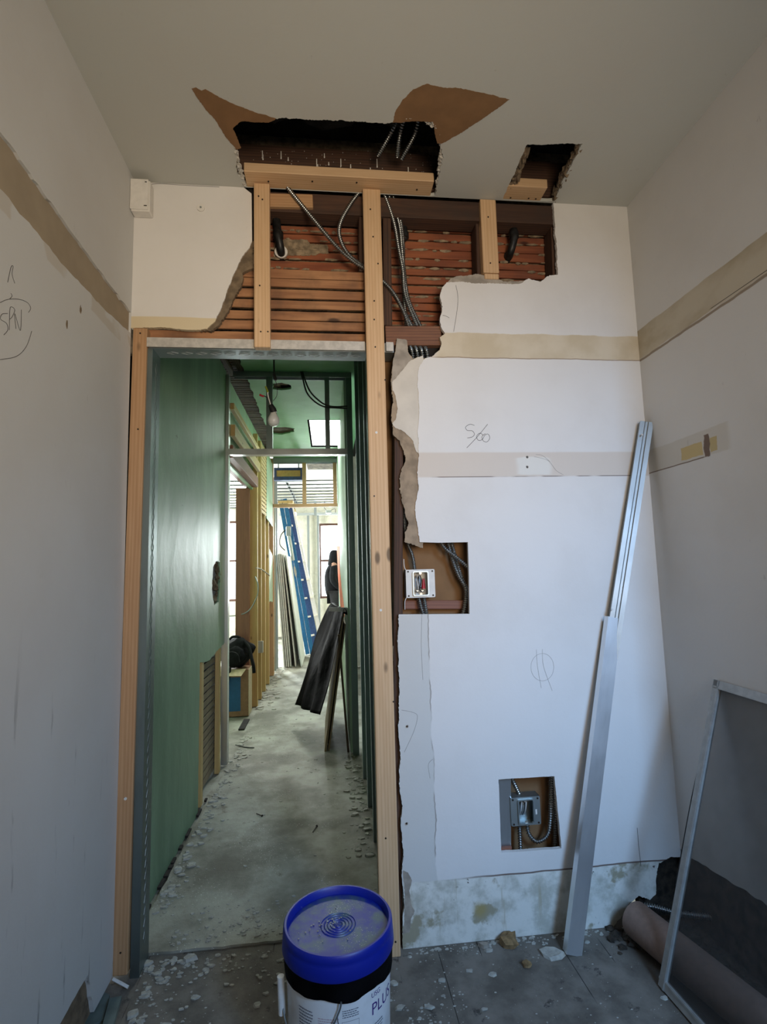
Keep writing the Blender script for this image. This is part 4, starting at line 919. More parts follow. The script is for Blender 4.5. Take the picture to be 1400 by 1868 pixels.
# window screen leaning on the right wall
SB = Vector((1.030, -.276, .004)); ST = Vector((1.316, -.279, .936)); SD = Vector((.05, -1, 0)).normalized()*.56; ST2 = Vector((0, -1, 0))*.56
sc = thing('window_screen', SB, 'metal-framed window screen leaning against the right wall', 'window screen')
def sbar(name, a, b, w_, inward):
    z = (b-a).normalized(); nrm = (ST-SB).normalized().cross(Vector((0, -1, 0))).normalized(); x = Vector(inward); x = (x-z*x.dot(z)).normalized()
    mb = MB(); t = nrm*.006
    mb.hexa([a-t, a+x*w_-t, b+x*w_-t, b-t], [a+t, a+x*w_+t, b+x*w_+t, b+t])
    g1 = x*(w_*.70); k = nrm*.0075; mb.hexa([a+g1-k, a+g1+x*.006-k, b+g1+x*.006-k, b+g1-k], [a+g1+k, a+g1+x*.006+k, b+g1+x*.006+k, b+g1+k])
    return build(name, mb, 'alu', sc)
up = (ST-SB).normalized()
sbar('frame_side', SB, ST, .028, (0, -1, 0)); sbar('frame_side', SB+SD, ST+ST2, .028, (0, 1, 0))
sbar('frame_bottom', SB, SB+SD, .028, up); sbar('frame_top', ST, ST+ST2, .028, -up)
build('screen_mesh', MB().hexa([SB+up*.02+Vector((.001, -.02, 0)), SB+SD+up*.02+Vector((.001, .02, 0)), ST+ST2-up*.02+Vector((.001, .02, 0)), ST-up*.02+Vector((.001, -.02, 0))],
    [SB+up*.02+Vector((.002, -.02, 0)), SB+SD+up*.02+Vector((.002, .02, 0)), ST+ST2-up*.02+Vector((.002, .02, 0)), ST-up*.02+Vector((.002, -.02, 0))]), 'mesh', sc, label='grey mesh')
cable('screen_cord', [ST+Vector((-.004, 0, -.06)), SB+up*.6+Vector((-.004, .004, 0)), SB+up*.3+Vector((-.004, .004, 0))], .0015, 'dark_cable', parent=sc)
# cardboard tube
ta, tb = Vector((1.085, -.065, .062)), Vector((1.225, -.72, .062)); dr = (tb-ta).normalized()
t = thing('cardboard_tube', ta-Vector((0, 0, .062)), 'brown cardboard tube lying behind the foot of the window screen', 'tube')
mb = MB(); n = 32; sx = dr.cross(Vector((0, 0, 1))); ring = lambda c, r: [c+(sx*math.cos(2*math.pi*k/n)+Vector((0, 0, 1))*math.sin(2*math.pi*k/n))*r for k in range(n)]
vs = ring(ta, .06)+ring(tb, .06)+ring(tb, .054)+ring(ta, .054)
mb.add(vs, [(i*n+k, i*n+(k+1) % n, ((i+1) % 4)*n+(k+1) % n, ((i+1) % 4)*n+k) for i in range(4) for k in range(n)])
build('tube_wall', mb, 'kraft', t, smooth=.7)

# ================================================================== BUCKET
BC = Vector((.012, -.425, 0)); BT = .390
bk = thing('plastic_bucket', BC, 'white plastic bucket with a dusty blue lid in front of the opening', 'bucket')
build('bucket_body', MB().lathe([(.0, .003), (.128, .003), (.130, .0), (.132, .006), (.142, .32), (.144, .352), (.138, .352), (.128, .01), (0, .01)], BC, 64), 'bucket', bk, smooth=.7, origin=BC)
prof = [(.1452, BT-.060), (.1515, BT-.060), (.1530, BT-.056), (.1510, BT-.026), (.1495, BT-.022), (.1505, BT-.018), (.1495, BT-.004), (.1465, BT), (.1410, BT), (.1380, BT-.004), (.1360, BT-.020)]
for i in range(5):
    r = .046-i*.009; prof += [(r+.003, BT-.020), (r+.0015, BT-.0175), (r, BT-.020)]
prof += [(.0005, BT-.018)]
ld = build('lid', MB().lathe(prof, BC, 96), 'lid', bk, smooth=.9, origin=BC+Vector((0, 0, BT-.06)), label='blue lid with concentric rings, dusty')
mb = MB(); rng = random.Random(11)
for i in range(70):
    a = rng.gauss(R(165), .8); r = abs(rng.gauss(.045, .03))
    if r < .12: mb.ball(BC+Vector((r*math.cos(a), r*math.sin(a), BT-.018)), rng.uniform(.0008, .0028), 1, (1, 1, .6), .5, i)
build('dust_crumbs', mb, 'chip', ld, kind='stuff')
seg = 96; vs = []; fs = []; rows = 5
for j in range(rows):
    for k in range(seg):
        a = 2*math.pi*k/seg; q = Vector((math.cos(a)*6, math.sin(a)*6, 0))
        zb = .282+.010*mnoise.noise(q*.28)+.003*mnoise.noise(q*1.1); z = BT-.058+(zb-BT+.058)*j/(rows-1)
        r = .1490+.0016*mnoise.noise(q+Vector((0, 0, j*.7)))-.0006*j; vs.append(BC+Vector((r*math.cos(a), r*math.sin(a), z)))
fs = [(j*seg+k, j*seg+(k+1) % seg, (j+1)*seg+(k+1) % seg, (j+1)*seg+k) for j in range(rows-1) for k in range(seg)]
build('plastic_liner', MB().add(vs, fs), 'black_plastic', bk, smooth=1.2, label='black plastic hanging from under the lid')
def rad(z): return .132+(.142-.132)*(z-.006)/.314+.0006
def wrap(th, z, off=0.0): r = rad(z)+off; return BC+Vector((r*math.sin(th), -r*math.cos(th), z))
def patch(th0, th1, z0, z1, off=.0004, n=10):
    mb = MB(); a = [wrap(th0+(th1-th0)*i/n, z0, off) for i in range(n+1)]; b = [wrap(th0+(th1-th0)*i/n, z1, off) for i in range(n+1)]
    return mb.add(a+b, [(i, i+1, n+2+i, n+1+i) for i in range(n)])
def text(parent, name, s, size, th, z, mat, shear=0.0):
    c = bpy.data.curves.new(name, 'FONT'); c.body = s; c.size = size; c.shear = shear; c.resolution_u = 3
    tmp = bpy.data.objects.new(name, c); COL.objects.link(tmp); dg = bpy.context.evaluated_depsgraph_get(); dg.update()
    me = bpy.data.meshes.new_from_object(tmp.evaluated_get(dg)); bpy.data.objects.remove(tmp); bm = bmesh.new(); bm.from_mesh(me)
    bmesh.ops.triangulate(bm, faces=bm.faces); bmesh.ops.subdivide_edges(bm, edges=[e for e in bm.edges if e.calc_length() > size*.25], cuts=1)
    mb = MB().add([wrap(th+v.co.x/rad(z), z+v.co.y, .0009) for v in bm.verts], [tuple(v.index for v in f.verts) for f in bm.faces]); bm.free(); bpy.data.meshes.remove(me)
    return build(name, mb, mat, parent)
lb = build('label_wrap', patch(-2.6, 2.6, .03, .31, .0003, 90), 'bucket', bk, smooth=1.2)
text(lb, 'label_lettering', 'USG', .017, .60, .262, 'purple_ink')
text(lb, 'label_lettering', 'PLUS 3', .040, .60, .221, 'purple_ink')
text(lb, 'label_lettering', 'CE', .013, .055, .216, 'grey_ink')
def rows_of_print(th0, th1, z0, z1, n, mat, sd):
    rng = random.Random(sd); mb = MB()
    for i in range(n):
        z = z1-(z1-z0)*(i+.5)/n; th = th0
        while th < th1-.01:
            l = rng.uniform(.015, .05); e = min(th+l, th1)
            a = patch(th, e, z, z+(z1-z0)/n*.42, .0007, 2); mb.add(a.v, a.f); th = e+.008
            if th > th1-.05 and rng.random() < .3: break
    build('small_print', mb, mat, lb)
rows_of_print(-.82, -.50, .05, .253, 28, 'grey_ink', 1); rows_of_print(-.40, -.02, .05, .243, 36, 'red_ink', 2)
rows_of_print(.04, .34, .240, .260, 4, 'grey_ink', 3); rows_of_print(.06, .30, .138, .203, 10, 'grey_ink', 4); rows_of_print(.60, .92, .06, .198, 20, 'grey_ink', 5)
mb = MB()
for a in ((.03, .345, .233, .2338), (.03, .345, .123, .1238), (.03, .034, .123, .2338), (.341, .345, .123, .2338)): q = patch(*a, .0007, 8); mb.add(q.v, q.f)
build('label_box', mb, 'grey_ink', lb)
mb = MB().tube(spline([wrap(-.045, .253, .001), wrap(-.04, .238, .001), wrap(.0, .218, .001), wrap(.02, .203, .001), wrap(.0, .183, .001)], 6), .0012, 5); build('label_swash', mb, 'grey_ink', lb)
hn = spline([wrap(.02, .290, .012), wrap(-.01, .270, .011), wrap(-.16, .228, .010), wrap(-.45, .186, .009), wrap(-.80, .168, .009), wrap(-1.15, .178, .011), wrap(-1.38, .203, .014)], 10)
hd_ = build('bail_handle', MB().tube(hn, .0022, 8), 'steel_dull', bk, smooth=1.2)
build('handle_grip', MB().tube([wrap(-1.40, .183, .016), wrap(-1.42, .273, .016)], .0095, 14), 'white_plastic', hd_, smooth=.7)

# ================================================================== HALLWAY THINGS
t = thing('pendant_bulb', (-.27, .70, 2.13), 'bare light bulb hanging by its wires inside the opening', 'light bulb')
bp = lambda u, v: PY(u, v, .70)
build('bulb', MB().lathe([(.0005, -.072), (.014, -.070), (.026, -.060), (.031, -.044), (.029, -.030), (.020, -.012), (.014, .0), (.0135, .006)], bp(500, 753)+Vector((-.002, 0, 0)), 24), 'bulb_glass', t, smooth=1.2)
build('socket', MB().tube([bp(500.5, 753), bp(498, 747), bp(494, 739)], [.0165, .0175, .013], 16), 'dark_cable', t, smooth=.7)
cable('cord', [Vector((bp(500, 640).x, .70, HZ)), bp(500, 640), bp(500, 665), bp(500.5, 684)], .0042, 'dark_cable', parent=t)
cable('connector', [bp(500, 682), bp(502, 688), bp(503, 694)], .007, 'dark_cable', parent=t)
cable('wire', [bp(503, 694), bp(506, 708), bp(505, 722), bp(499, 731)], .0015, 'dark_cable', parent=t)
cable('wire', [bp(494, 739), bp(490, 725), bp(488, 714)], .0032, 'white_plastic', parent=t)
cable('wire', [bp(494, 739), bp(488, 726), bp(481, 722)], .0024, 'dark_cable', parent=t)
cable('wire_nut', [bp(489, 716), bp(487, 710), bp(484.5, 705)], .0052, 'yellow_wire', parent=t)
cable('wire_nut', [bp(482, 723), bp(478, 722), bp(474, 720)], .0055, 'red_wire', parent=t)
fc = lambda u, v, y=1.90: PY(u, v, y)
cable('dark_cable', [fc(549, 678), fc(553, 692), fc(560, 716), fc(575, 733), fc(592, 742), fc(612, 744, 1.88), fc(634, 745, 1.88)], .006, 'dark_cable', 'lower of two dark cables drooping across the hallway frame', 'cable')
cable('dark_cable', [fc(552, 678), fc(557, 694), fc(566, 714), fc(580, 729), fc(595, 739), fc(612, 742), fc(634, 741)], .006, 'dark_cable', 'upper of two dark cables drooping across the hallway frame', 'cable')

# doorway in the left hallway wall and its timber
member('door_header', (-.78, 2.0, 2.265), (-.78, 3.44, 2.265), .14, .10, 'redwood', (1, 0, 0), label='reddish timber header over the doorway on the left', cat='header')
member('door_header', (-.712, 2.0, 2.43), (-.712, 3.50, 2.43), .035, .09, 'pine_yellow', (1, 0, 0), label='yellow timber plate above the reddish doorway header', cat='plate')
member('door_header', (-.72, 2.0, 2.62), (-.72, 3.5, 2.62), .035, .05, 'pine_yellow', (1, 0, 0), label='yellow timber rail under the hallway ceiling on the left', cat='plate')
structure('wall_hallway_left_upper', MB().box((-.80, 1.96, 2.2), (-.772, 5.05, 2.9)), 'green_light', 'pale plaster above the left doorway', 'wall')
member('door_jamb', (-.862, 3.42, 0), (-.862, 3.42, 2.2), .135, .04, 'redwood', (1, 0, 0), label='wide red-brown board facing the camera at the far side of the left doorway', cat='jamb')
for i, (y, lb) in enumerate(((3.52, 'yellow pine stud right behind the red-brown doorway board'), (3.82, 'second yellow stud beyond the left doorway'), (4.18, 'third yellow stud beyond the left doorway'), (4.55, 'fourth yellow stud beyond the left doorway'))):
    member('wooden_stud', (-.772, y, 0), (-.772, y, 2.80), .09, .045, 'pine_yellow', (1, 0, 0), label=lb, cat='stud', group='yellow studs along the hallway left')
structure('wall_left_room_partition', MB().box((-.835, 3.46, 0), (-.825, 5.1, 2.9)), 'plywood', 'boarding behind the yellow studs', 'wall')
mb = MB(); z = 2.0
while z < 2.78: mb.box((-.733, 3.85, z), (-.726, 4.5, z+.034)); z += .047
structure('wall_hallway_left_lath', mb, 'pine_yellow', 'yellowish lath high on the left beyond the doorway', 'lath')
build('plaster_scrap', MB().plate(flat(jag([(-.724, 4.30, 1.98), (-.724, 4.98, 1.93), (-.724, 4.98, 2.78), (-.724, 4.34, 2.80)], .015, .05, 2), 0, -.724), (-.008, 0, 0)), 'green_light', None, label='pale green plaster left high on the yellow studs', cat='plaster')
build('plaster_scrap', MB().plate(flat(jag([(-.724, 4.55, .98), (-.724, 4.95, .95), (-.724, 4.95, 1.55), (-.724, 4.58, 1.62)], .015, .05, 5), 0, -.724), (-.008, 0, 0)), 'green_light', None, label='smaller pale plaster scrap at chest height on the yellow studs', cat='plaster')
cable('hanging_cable', [PY(466, 1052, 3.40), PY(471, 1068, 3.36), PY(469, 1088, 3.34), PY(455, 1113, 3.36), PY(436, 1122, 3.42), PY(412, 1124, 3.5)], .006, 'steel_dull', 'thin grey cable looping from the yellow studs into the left room', 'cable')
t = cable('hanging_cable', [PY(467, 1036, 3.46), PY(476, 1038, 3.7), PY(485, 1044, 4.0), PY(492, 1050, 4.2)], .006, 'chip', 'short pale cable stapled across the yellow studs', 'cable')
p = PY(475, 1180, 3.78); t = thing('outlet_box', (p.x, 3.78, p.z-.06), 'small grey outlet box on the yellow studs', 'outlet box'); build('box_body', MB().box((p.x-.03, 3.76, p.z-.06), (p.x+.03, 3.80, p.z+.06)), 'box_grey', t)

# far timber frame
YW = 5.07
member('wooden_post', (-.778, YW, 0), (-.778, YW, 2.86), .11, .09, 'pine_orange', (1, 0, 0), label='tall orange pine post at the left end of the hallway', cat='post')
member('wooden_post', (-.307, YW, 2.238), (-.307, YW, 2.80), .05, .09, 'pine_orange', (1, 0, 0), label='short pine post in the middle of the far timber frame', cat='post')
member('wooden_post', (.108, YW, 2.238), (.108, YW, 2.80), .05, .09, 'pine_orange', (1, 0, 0), label='short pine post at the right of the far timber frame', cat='post')
member('wooden_rail', (-.722, YW, 2.217), (.138, YW, 2.217), .043, .09, 'pine_orange', (0, 0, 1), label='pine crossbar of the far timber frame', cat='rail')
channel('steel_track', (-.722, YW, 2.868), (.14, YW, 2.868), .09, .065, 'steel_dull', (0, -1, 0), label='teal-grey steel track at the top of the far timber frame', cat='track')
t = thing('blue_panel', (-.52, 5.20, 2.24), 'blue bordered tan panel high behind the far timber frame', 'panel')
a, b = PY(500, 876, 5.2), PY(553, 853, 5.2)
build('panel_border', MB().plate([(a.x, 5.2, a.z), (b.x, 5.2, a.z), (b.x, 5.2, b.z), (a.x, 5.2, b.z)], (0, .08, 0), [[(a.x+.035, 5.2, a.z+.05), (b.x-.035, 5.2, a.z+.05), (b.x-.035, 5.2, b.z-.035), (a.x+.035, 5.2, b.z-.035)]]), 'navy', t)
build('panel_face', MB().box((a.x+.03, 5.212, a.z+.04), (b.x-.03, 5.23, b.z-.03)), 'tan_panel', t)
build('hanger_strap', MB().box((a.x+.05, 5.22, b.z), (a.x+.07, 5.225, 2.97)).box((b.x-.07, 5.22, b.z), (b.x-.05, 5.225, 2.97)), 'steel', t)
# furring on the far ceiling and steel studs
for i in range(10):
    y = 5.75+i*.36
    lbl = ('nearest' if i == 0 else 'farthest' if i == 9 else ('second', 'third', 'fourth', 'fifth', 'sixth', 'seventh', 'eighth', 'ninth')[i-1]+' from the front')+' of the steel furring channels under the far ceiling'
    channel('furring_channel', (-3.9, y, 2.66), (1.45, y, 2.66), .07, .022, 'steel_furring', (0, 1, 0), label=lbl, cat='furring channel', group='steel furring channels under the far ceiling')
for i, y in enumerate((6.5, 7.6)): channel('furring_carrier', (-.6+i*.8, 5.5, 2.69), (-.6+i*.8, 9.0, 2.69), .04, .03, 'steel_dull', (1, 0, 0), label=('left', 'right')[i]+' long steel carrier above the furring channels', cat='carrier')
channel('steel_track', (-1.0, 8.86, 2.48), (1.4, 8.86, 2.48), .06, .05, 'steel', (0, 1, 0), label='steel head track in front of the foamed far wall', cat='track')
for i, (u, lb) in enumerate(((500, 'steel stud behind the leaning plasterboard at the left of the far room'), (563, 'steel stud on the foamed wall left of the far window'), (581, 'steel stud along the left edge of the far window'))):
    x = PY(u, 1000, 8.90 if i else 5.35).x; y = 8.90 if i else 5.35
    channel('steel_stud', (x, y, 0), (x, y, 2.48 if i else 2.66), .045, .04, 'steel_dull' if i else 'steel_dark', (1, 0, 0), label=lb, cat='stud')
x = PY(503, 1000, 5.45).x
channel('steel_stud', (x, 5.45, 0), (x, 5.45, 2.66), .05, .04, 'steel_dull', (1, 0, 0), label='pale steel stud rising behind the leaning plasterboard', cat='stud')
for i, u in enumerate((523, 575)):
    x = PY(u, 900, 8.2).x; channel('steel_hanger', (x, 8.2, 2.40), (x, 8.2, 2.72), .05, .03, 'steel_dull', (1, 0, 0), label=('short steel hanger above the ladder', 'short steel hanger above the far window')[i], cat='hanger')
# lit lamp and hanging box
p = PY(537, 938, 7.19); t = thing('work_lamp', p, 'small lit bulb hanging under the far ceiling', 'lamp')
em = G('lit_bulb_glass'); em.bsdf.inputs['Emission Color'].default_value = (1, .82, .5, 1); em.bsdf.inputs['Emission Strength'].default_value = 6; M['lit'] = em.m
build('bulb', MB().ball(p, .045, 2), 'lit', t, smooth=1.2); cable('cord', [p+Vector((0, 0, .04)), p+Vector((.01, 0, .15)), Vector((p.x, p.y, 2.66))], .006, 'dark_cable', parent=t); build('socket', MB().tube([p+Vector((0, 0, .035)), p+Vector((0, 0, .09))], .025, 12), 'tan_panel', t)
p = PY(600, 934, 8.0); t = thing('ceiling_box', p, 'small dark box hanging by wires above the far window', 'box')
build('box_body', MB().box(p+Vector((-.06, -.04, -.025)), p+Vector((.05, .04, .03))), 'box_grey', t, bev=.008)
cable('wire', [p+Vector((-.05, 0, .03)), p+Vector((-.09, 0, .12)), p+Vector((-.06, 0, .24))], .005, 'dark_cable', parent=t); cable('wire', [p+Vector((.04, 0, .03)), p+Vector((.12, 0, .06)), p+Vector((.13, 0, -.02))], .005, 'dark_cable', parent=t)
# ladder leaning left
LB = Vector((-.315, 6.62, .0)); LT = Vector((-.735, 6.62, 2.52)); ld_d = (LT-LB).normalized(); ln = Vector((0, 1, 0)).cross(ld_d).normalized()
ldr = thing('ladder', LB, 'blue fibreglass ladder leaning left against the far studs', 'ladder')
for off in (0, .072):
    a = LB+ln*(off-.036); b = LT+ln*(off-.036); a.z = max(a.z, .004)
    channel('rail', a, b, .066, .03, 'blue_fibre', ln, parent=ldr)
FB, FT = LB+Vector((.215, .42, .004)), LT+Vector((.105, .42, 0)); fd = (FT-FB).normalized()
channel('rail', FB, FT, .06, .03, 'white_paint', Vector((0, 1, 0)).cross(fd), parent=ldr, label='far blue rail, window light put into its white colour')  # a blue rail coloured white to stand in for the window light on it
channel('rear_leg', LB+Vector((.10, .20, .004)), LT+Vector((.055, .20, 0)), .13, .03, 'navy', ln, parent=ldr, label='shaded dark blue rear leg')  # shade between the ladder rails is put into this darker blue
for i in range(8):
    k = .11+.12*i; c0 = LB.lerp(LT, k)+Vector((0, .03, 0)); c1 = FB.lerp(FT, k); mb = MB(); o1 = ln*.03; u1 = ld_d*.014
    mb.hexa([c0-o1-u1, c0+o1-u1, c1+o1-u1, c1-o1-u1], [c0-o1+u1, c0+o1+u1, c1+o1+u1, c1-o1+u1]); build('step', mb, 'white_paint', ldr)
c = LB+ld_d*2.50; build('ladder_cap', MB().box(c+Vector((-.08, -.02, -.02)), c+Vector((.16, .44, .03))), 'pine_yellow', ldr, label='yellow top cap')
c = LB+ld_d*1.35+Vector((0, -.012, 0)); build('ladder_sticker', MB().plate([c+ln*(.02*math.cos(R(a)))+ld_d*(.09*math.sin(R(a))) for a in range(0, 360, 30)], (0, -.003, 0)), 'chip', ldr, label='oval pale sticker')
c = LB+ld_d*1.95+Vector((.0, -.06, 0)); t = thing('hanging_tool', c-Vector((0, 0, .3)), 'grey tool hanging by its cord on the blue ladder', 'tool')
mb = MB().tube([c-ld_d*.42, c-ld_d*.1, c], [.03, .035, .03], 10); build('tool_body', mb, 'box_grey', t, smooth=.8)
build('tool_head', MB().box(c+Vector((-.04, -.03, -.02)), c+Vector((.04, .02, .14))), 'steel_dull', t, bev=.008)
cable('tool_cord', [c+Vector((-.03, 0, .1)), c+Vector((-.12, 0, .0)), c+Vector((-.14, 0, -.15)), c+Vector((-.06, 0, -.25))], .008, 'dark_cable', parent=t)
# plasterboard sheets leaning
nm = ('leftmost', 'second from the left', 'third from the left', 'fourth from the left', 'fifth from the left', 'broad-faced rightmost')
for i, (xb, xt, zt, y0) in enumerate(((-.640, -.752, 1.58, 5.58), (-.612, -.728, 1.585, 5.59), (-.584, -.704, 1.59, 5.58), (-.556, -.680, 1.585, 5.60), (-.486, -.655, 1.57, 5.60), (-.405, -.612, 1.56, 5.56))):
    mb = MB(); d = Vector((.018, 0, .002)); a = Vector((xb, y0, .0)); b = Vector((xt, y0, zt)); L = Vector((0, .95, 0))
    mb.hexa([a, a+d, a+d+L, a+L], [b, b+d, b+d+L, b+L])
    build('plasterboard_sheet', mb, 'sheet_edge' if i < 5 else 'sheet_face', None, bev=.002, label='grey plasterboard sheet leaning in the far room, '+nm[i]+' of six', cat='sheet', group='leaning plasterboard sheets')
# cardboard box and bag in the left doorway
bx = thing('cardboard_box', (-1.05, 3.36, 0), 'brown cardboard box with a blue panel in the left doorway', 'box')
build('box_body', MB().box((-1.32, 3.17, 0), (-.768, 3.38, .43)), 'carton', bx, bev=.004)
build('blue_print_panel', MB().box((-1.25, 3.1675, .05), (-.84, 3.17, .36)), 'carton_blue', bx)
build('box_side', MB().box((-.768, 3.172, .004), (-.764, 3.378, .426)), 'carton_pale', bx)
mb = MB(); mb.hexa([(-1.3, 3.17, .43), (-.79, 3.17, .43), (-.79, 3.171, .434), (-1.3, 3.171, .434)], [(-1.28, 3.09, .40), (-.82, 3.08, .385), (-.82, 3.082, .389), (-1.28, 3.092, .404)]); build('box_flap', mb, 'carton_pale', bx)
bgp = thing('backpack', (-.96, 3.28, .435), 'black backpack slumped on the cardboard box', 'backpack')
mb = MB(); mb.ball((-.90, 3.285, .575), .165, 3, (1.0, .60, .85), .30, 2); build('bag_body', mb, 'black_fabric', bgp, smooth=1.5)
build('front_pocket', MB().ball((-.90, 3.195, .545), .11, 3, (1.0, .45, .85), .25, 4), 'black_fabric', bgp, smooth=1.5)
cable('pocket_zip', [(-1.0, 3.145, .52), (-.97, 3.14, .585), (-.91, 3.138, .60), (-.86, 3.145, .57), (-.845, 3.15, .50)], .003, 'dark_cable', parent=bgp)
cable('shoulder_strap', [(-.82, 3.24, .68), (-.765, 3.20, .62), (-.735, 3.15, .53), (-.715, 3.13, .46), (-.71, 3.13, .40)], .016, 'black_fabric', parent=bgp)
cable('top_handle', [(-.96, 3.26, .70), (-.93, 3.25, .725), (-.88, 3.25, .725), (-.85, 3.26, .70)], .012, 'black_fabric', parent=bgp)
cable('hanging_strap', [(-.93, 3.14, .46), (-.94, 3.12, .36), (-.97, 3.125, .25)], .010, 'black_fabric', parent=bgp)

# boards leaning on the right of the hallway, and the black sheet over them
def leaning(name, xb, xt, zt, y0, y1, th, mat, label, zb=.008):
    mb = MB(); d = Vector((th, 0, 0)); a = Vector((xb, y0, zb)); b = Vector((xt, y0, zt)); L = Vector((0, y1-y0, 0))
    mb.hexa([a, a+d, a+d+L, a+L], [b, b+d, b+d+L, b+L]); return build(name, mb, mat, None, bev=.001, label=label, cat='board')
leaning('plywood_sheet', -.050, .100, 1.00, 2.05, 2.85, .016, 'plywood', 'dusty sheet leaning by the steel frame, its edge facing the opening')
leaning('plywood_sheet', -.024, .116, .93, 2.06, 2.95, .012, 'plywood', 'thinner sheet leaning just right of the dusty one under the black plastic')
leaning('wooden_board', .118, .062, .86, 2.005, 2.04, .016, 'lath_dark', 'dark narrow board leaning the other way under the black plastic')
channel('steel_track', (.0, 2.08, 1.03), (.14, 2.08, 1.02), .05, .03, 'steel_dull', (0, 1, 0), label='short steel piece lying on top of the leaning sheets', cat='track')
# black plastic sheet draped over their top
nu, nv = 24, 34; vs = []
near = [PY(u, v, 2.02) for u, v in ((634, 1122), (633, 1114), (627, 1112), (619, 1150), (611, 1195), (601, 1245), (584, 1304))]
far_ = [PY(u, v, 2.72) for u, v in ((620, 1108), (613, 1101), (604, 1105), (588, 1145), (572, 1190), (556, 1236), (540, 1284))]
near = spline(near, 10); far_ = spline(far_, 10); pick = lambda c, t: c[int(t)].lerp(c[min(int(t)+1, len(c)-1)], t-int(t))
for i in range(nu+1):
    k = i/nu
    for j in range(nv+1):
        s_ = j/nv; t_ = s_*(len(near)-1.001); p = pick(near, t_).lerp(pick(far_, t_), k)
        n_ = mnoise.noise(Vector((k*4.2, s_*2.0, 1.3)))*.085*min(1, s_*2.5)+mnoise.noise(Vector((k*11, s_*4, 4)))*.018
        n_ *= min(1, 6*k, 6*(1-k)+.3)
        fo = .018*math.sin(k*17+s_*2)*min(1, s_*2)*min(1, 5*k)*min(1, 5*(1-k)); vs.append(p+Vector((-n_*.8-.02*math.sin(k*math.pi)+fo, .3*n_, n_*.25)))
fs = [(i*(nv+1)+j, i*(nv+1)+j+1, (i+1)*(nv+1)+j+1, (i+1)*(nv+1)+j) for i in range(nu) for j in range(nv)]
tp = build('plastic_sheet', MB().add(vs, fs), 'black_plastic', None, smooth=1.5, label='black plastic sheet draped over the leaning sheets in the hallway', cat='plastic sheet')
sol = tp.modifiers.new('thickness', 'SOLIDIFY'); sol.thickness = .002

# ================================================================== PERSON by the far window
def skin(name, verts, edges, radii, root, mat, parent, sub=2, **t):
    me = bpy.data.meshes.new(name); me.from_pydata([Vector(v) for v in verts], edges, []); o = bpy.data.objects.new(name, me); COL.objects.link(o)
    sk = o.modifiers.new('skin', 'SKIN'); sk.use_smooth_shade = True; sd = o.modifiers.new('sub', 'SUBSURF'); sd.levels = sub; sd.render_levels = sub
    for i, r in enumerate(radii): me.skin_vertices[0].data[i].radius = r if isinstance(r, tuple) else (r, r); me.skin_vertices[0].data[i].use_root = (i == root)
    dg = bpy.context.evaluated_depsgraph_get(); dg.update(); nm_ = bpy.data.meshes.new_from_object(o.evaluated_get(dg)); bpy.data.objects.remove(o)
    mb = MB().add([v.co.copy() for v in nm_.vertices], [tuple(p.vertices) for p in nm_.polygons]); bpy.data.meshes.remove(nm_)
    return build(name, mb, mat, parent, smooth=1.6, origin=WL[parent.name] if parent else None, **t)
PC = Vector((.115, 8.0, 0)); pr_ = thing('person', PC, 'person in a dark hooded jacket standing by the far window', 'person')
# faces +X (to the right): back toward -X
def B(x, y, z): return PC+Vector((x, y, z))
vs = [B(0, 0, .93), B(-.005, 0, 1.08), B(0, 0, 1.24), B(-.01, 0, 1.40), B(.005, 0, 1.49), B(.03, 0, 1.57), B(.035, 0, 1.68),
      B(0, -.09, .88), B(.02, -.10, .50), B(-.01, -.10, .09), B(.15, -.12, .04), B(0, .09, .88), B(.03, .10, .50), B(.0, .10, .09), B(.16, .12, .04),
      B(-.005, -.17, 1.40), B(-.03, -.21, 1.13), B(.13, -.20, .98), B(.21, -.16, 1.0), B(-.005, .17, 1.40), B(-.03, .21, 1.13), B(.13, .20, .98), B(.21, .16, 1.0)]
es = [(0, 1), (1, 2), (2, 3), (3, 4), (4, 5), (5, 6), (0, 7), (7, 8), (8, 9), (9, 10), (0, 11), (11, 12), (12, 13), (13, 14), (3, 15), (15, 16), (16, 17), (17, 18), (3, 19), (19, 20), (20, 21), (21, 22)]
rs = [(.13, .11), (.125, .11), (.14, .12), (.12, .10), .058, .085, .082, .09, .062, .042, .035, .09, .062, .042, .035, .065, .048, .036, .030, .065, .048, .036, .030]
skin('body', vs, es, rs, 0, 'skin', pr_)
jv = [B(0, 0, .82), B(-.01, 0, .95), B(-.03, 0, 1.10), B(-.03, 0, 1.26), B(-.01, 0, 1.41), B(-.01, -.19, 1.41), B(-.04, -.23, 1.13), B(.12, -.215, .98), B(-.01, .19, 1.41), B(-.04, .23, 1.13), B(.12, .215, .98)]
skin('jacket', jv, [(0, 1), (1, 2), (2, 3), (3, 4), (4, 5), (5, 6), (6, 7), (4, 8), (8, 9), (9, 10)], [(.155, .17), (.165, .18), (.17, .18), (.165, .17), (.12, .11), .085, .07, .058, .085, .07, .058], 0, 'jacket', pr_)
hv = [B(-.02, 0, 1.38), B(-.012, 0, 1.48), B(.005, 0, 1.56), B(.012, 0, 1.65), B(.02, 0, 1.72)]
skin('hood', hv, [(0, 1), (1, 2), (2, 3), (3, 4)], [.13, .115, .112, .112, .07], 0, 'jacket', pr_)
tv = [B(0, 0, .90), B(0, -.09, .85), B(.02, -.10, .50), B(-.01, -.10, .13), B(0, .09, .85), B(.03, .10, .50), B(0, .10, .13)]
skin('trousers', tv, [(0, 1), (1, 2), (2, 3), (0, 4), (4, 5), (5, 6)], [(.15, .14), .105, .082, .07, .105, .082, .07], 0, 'trouser', pr_)
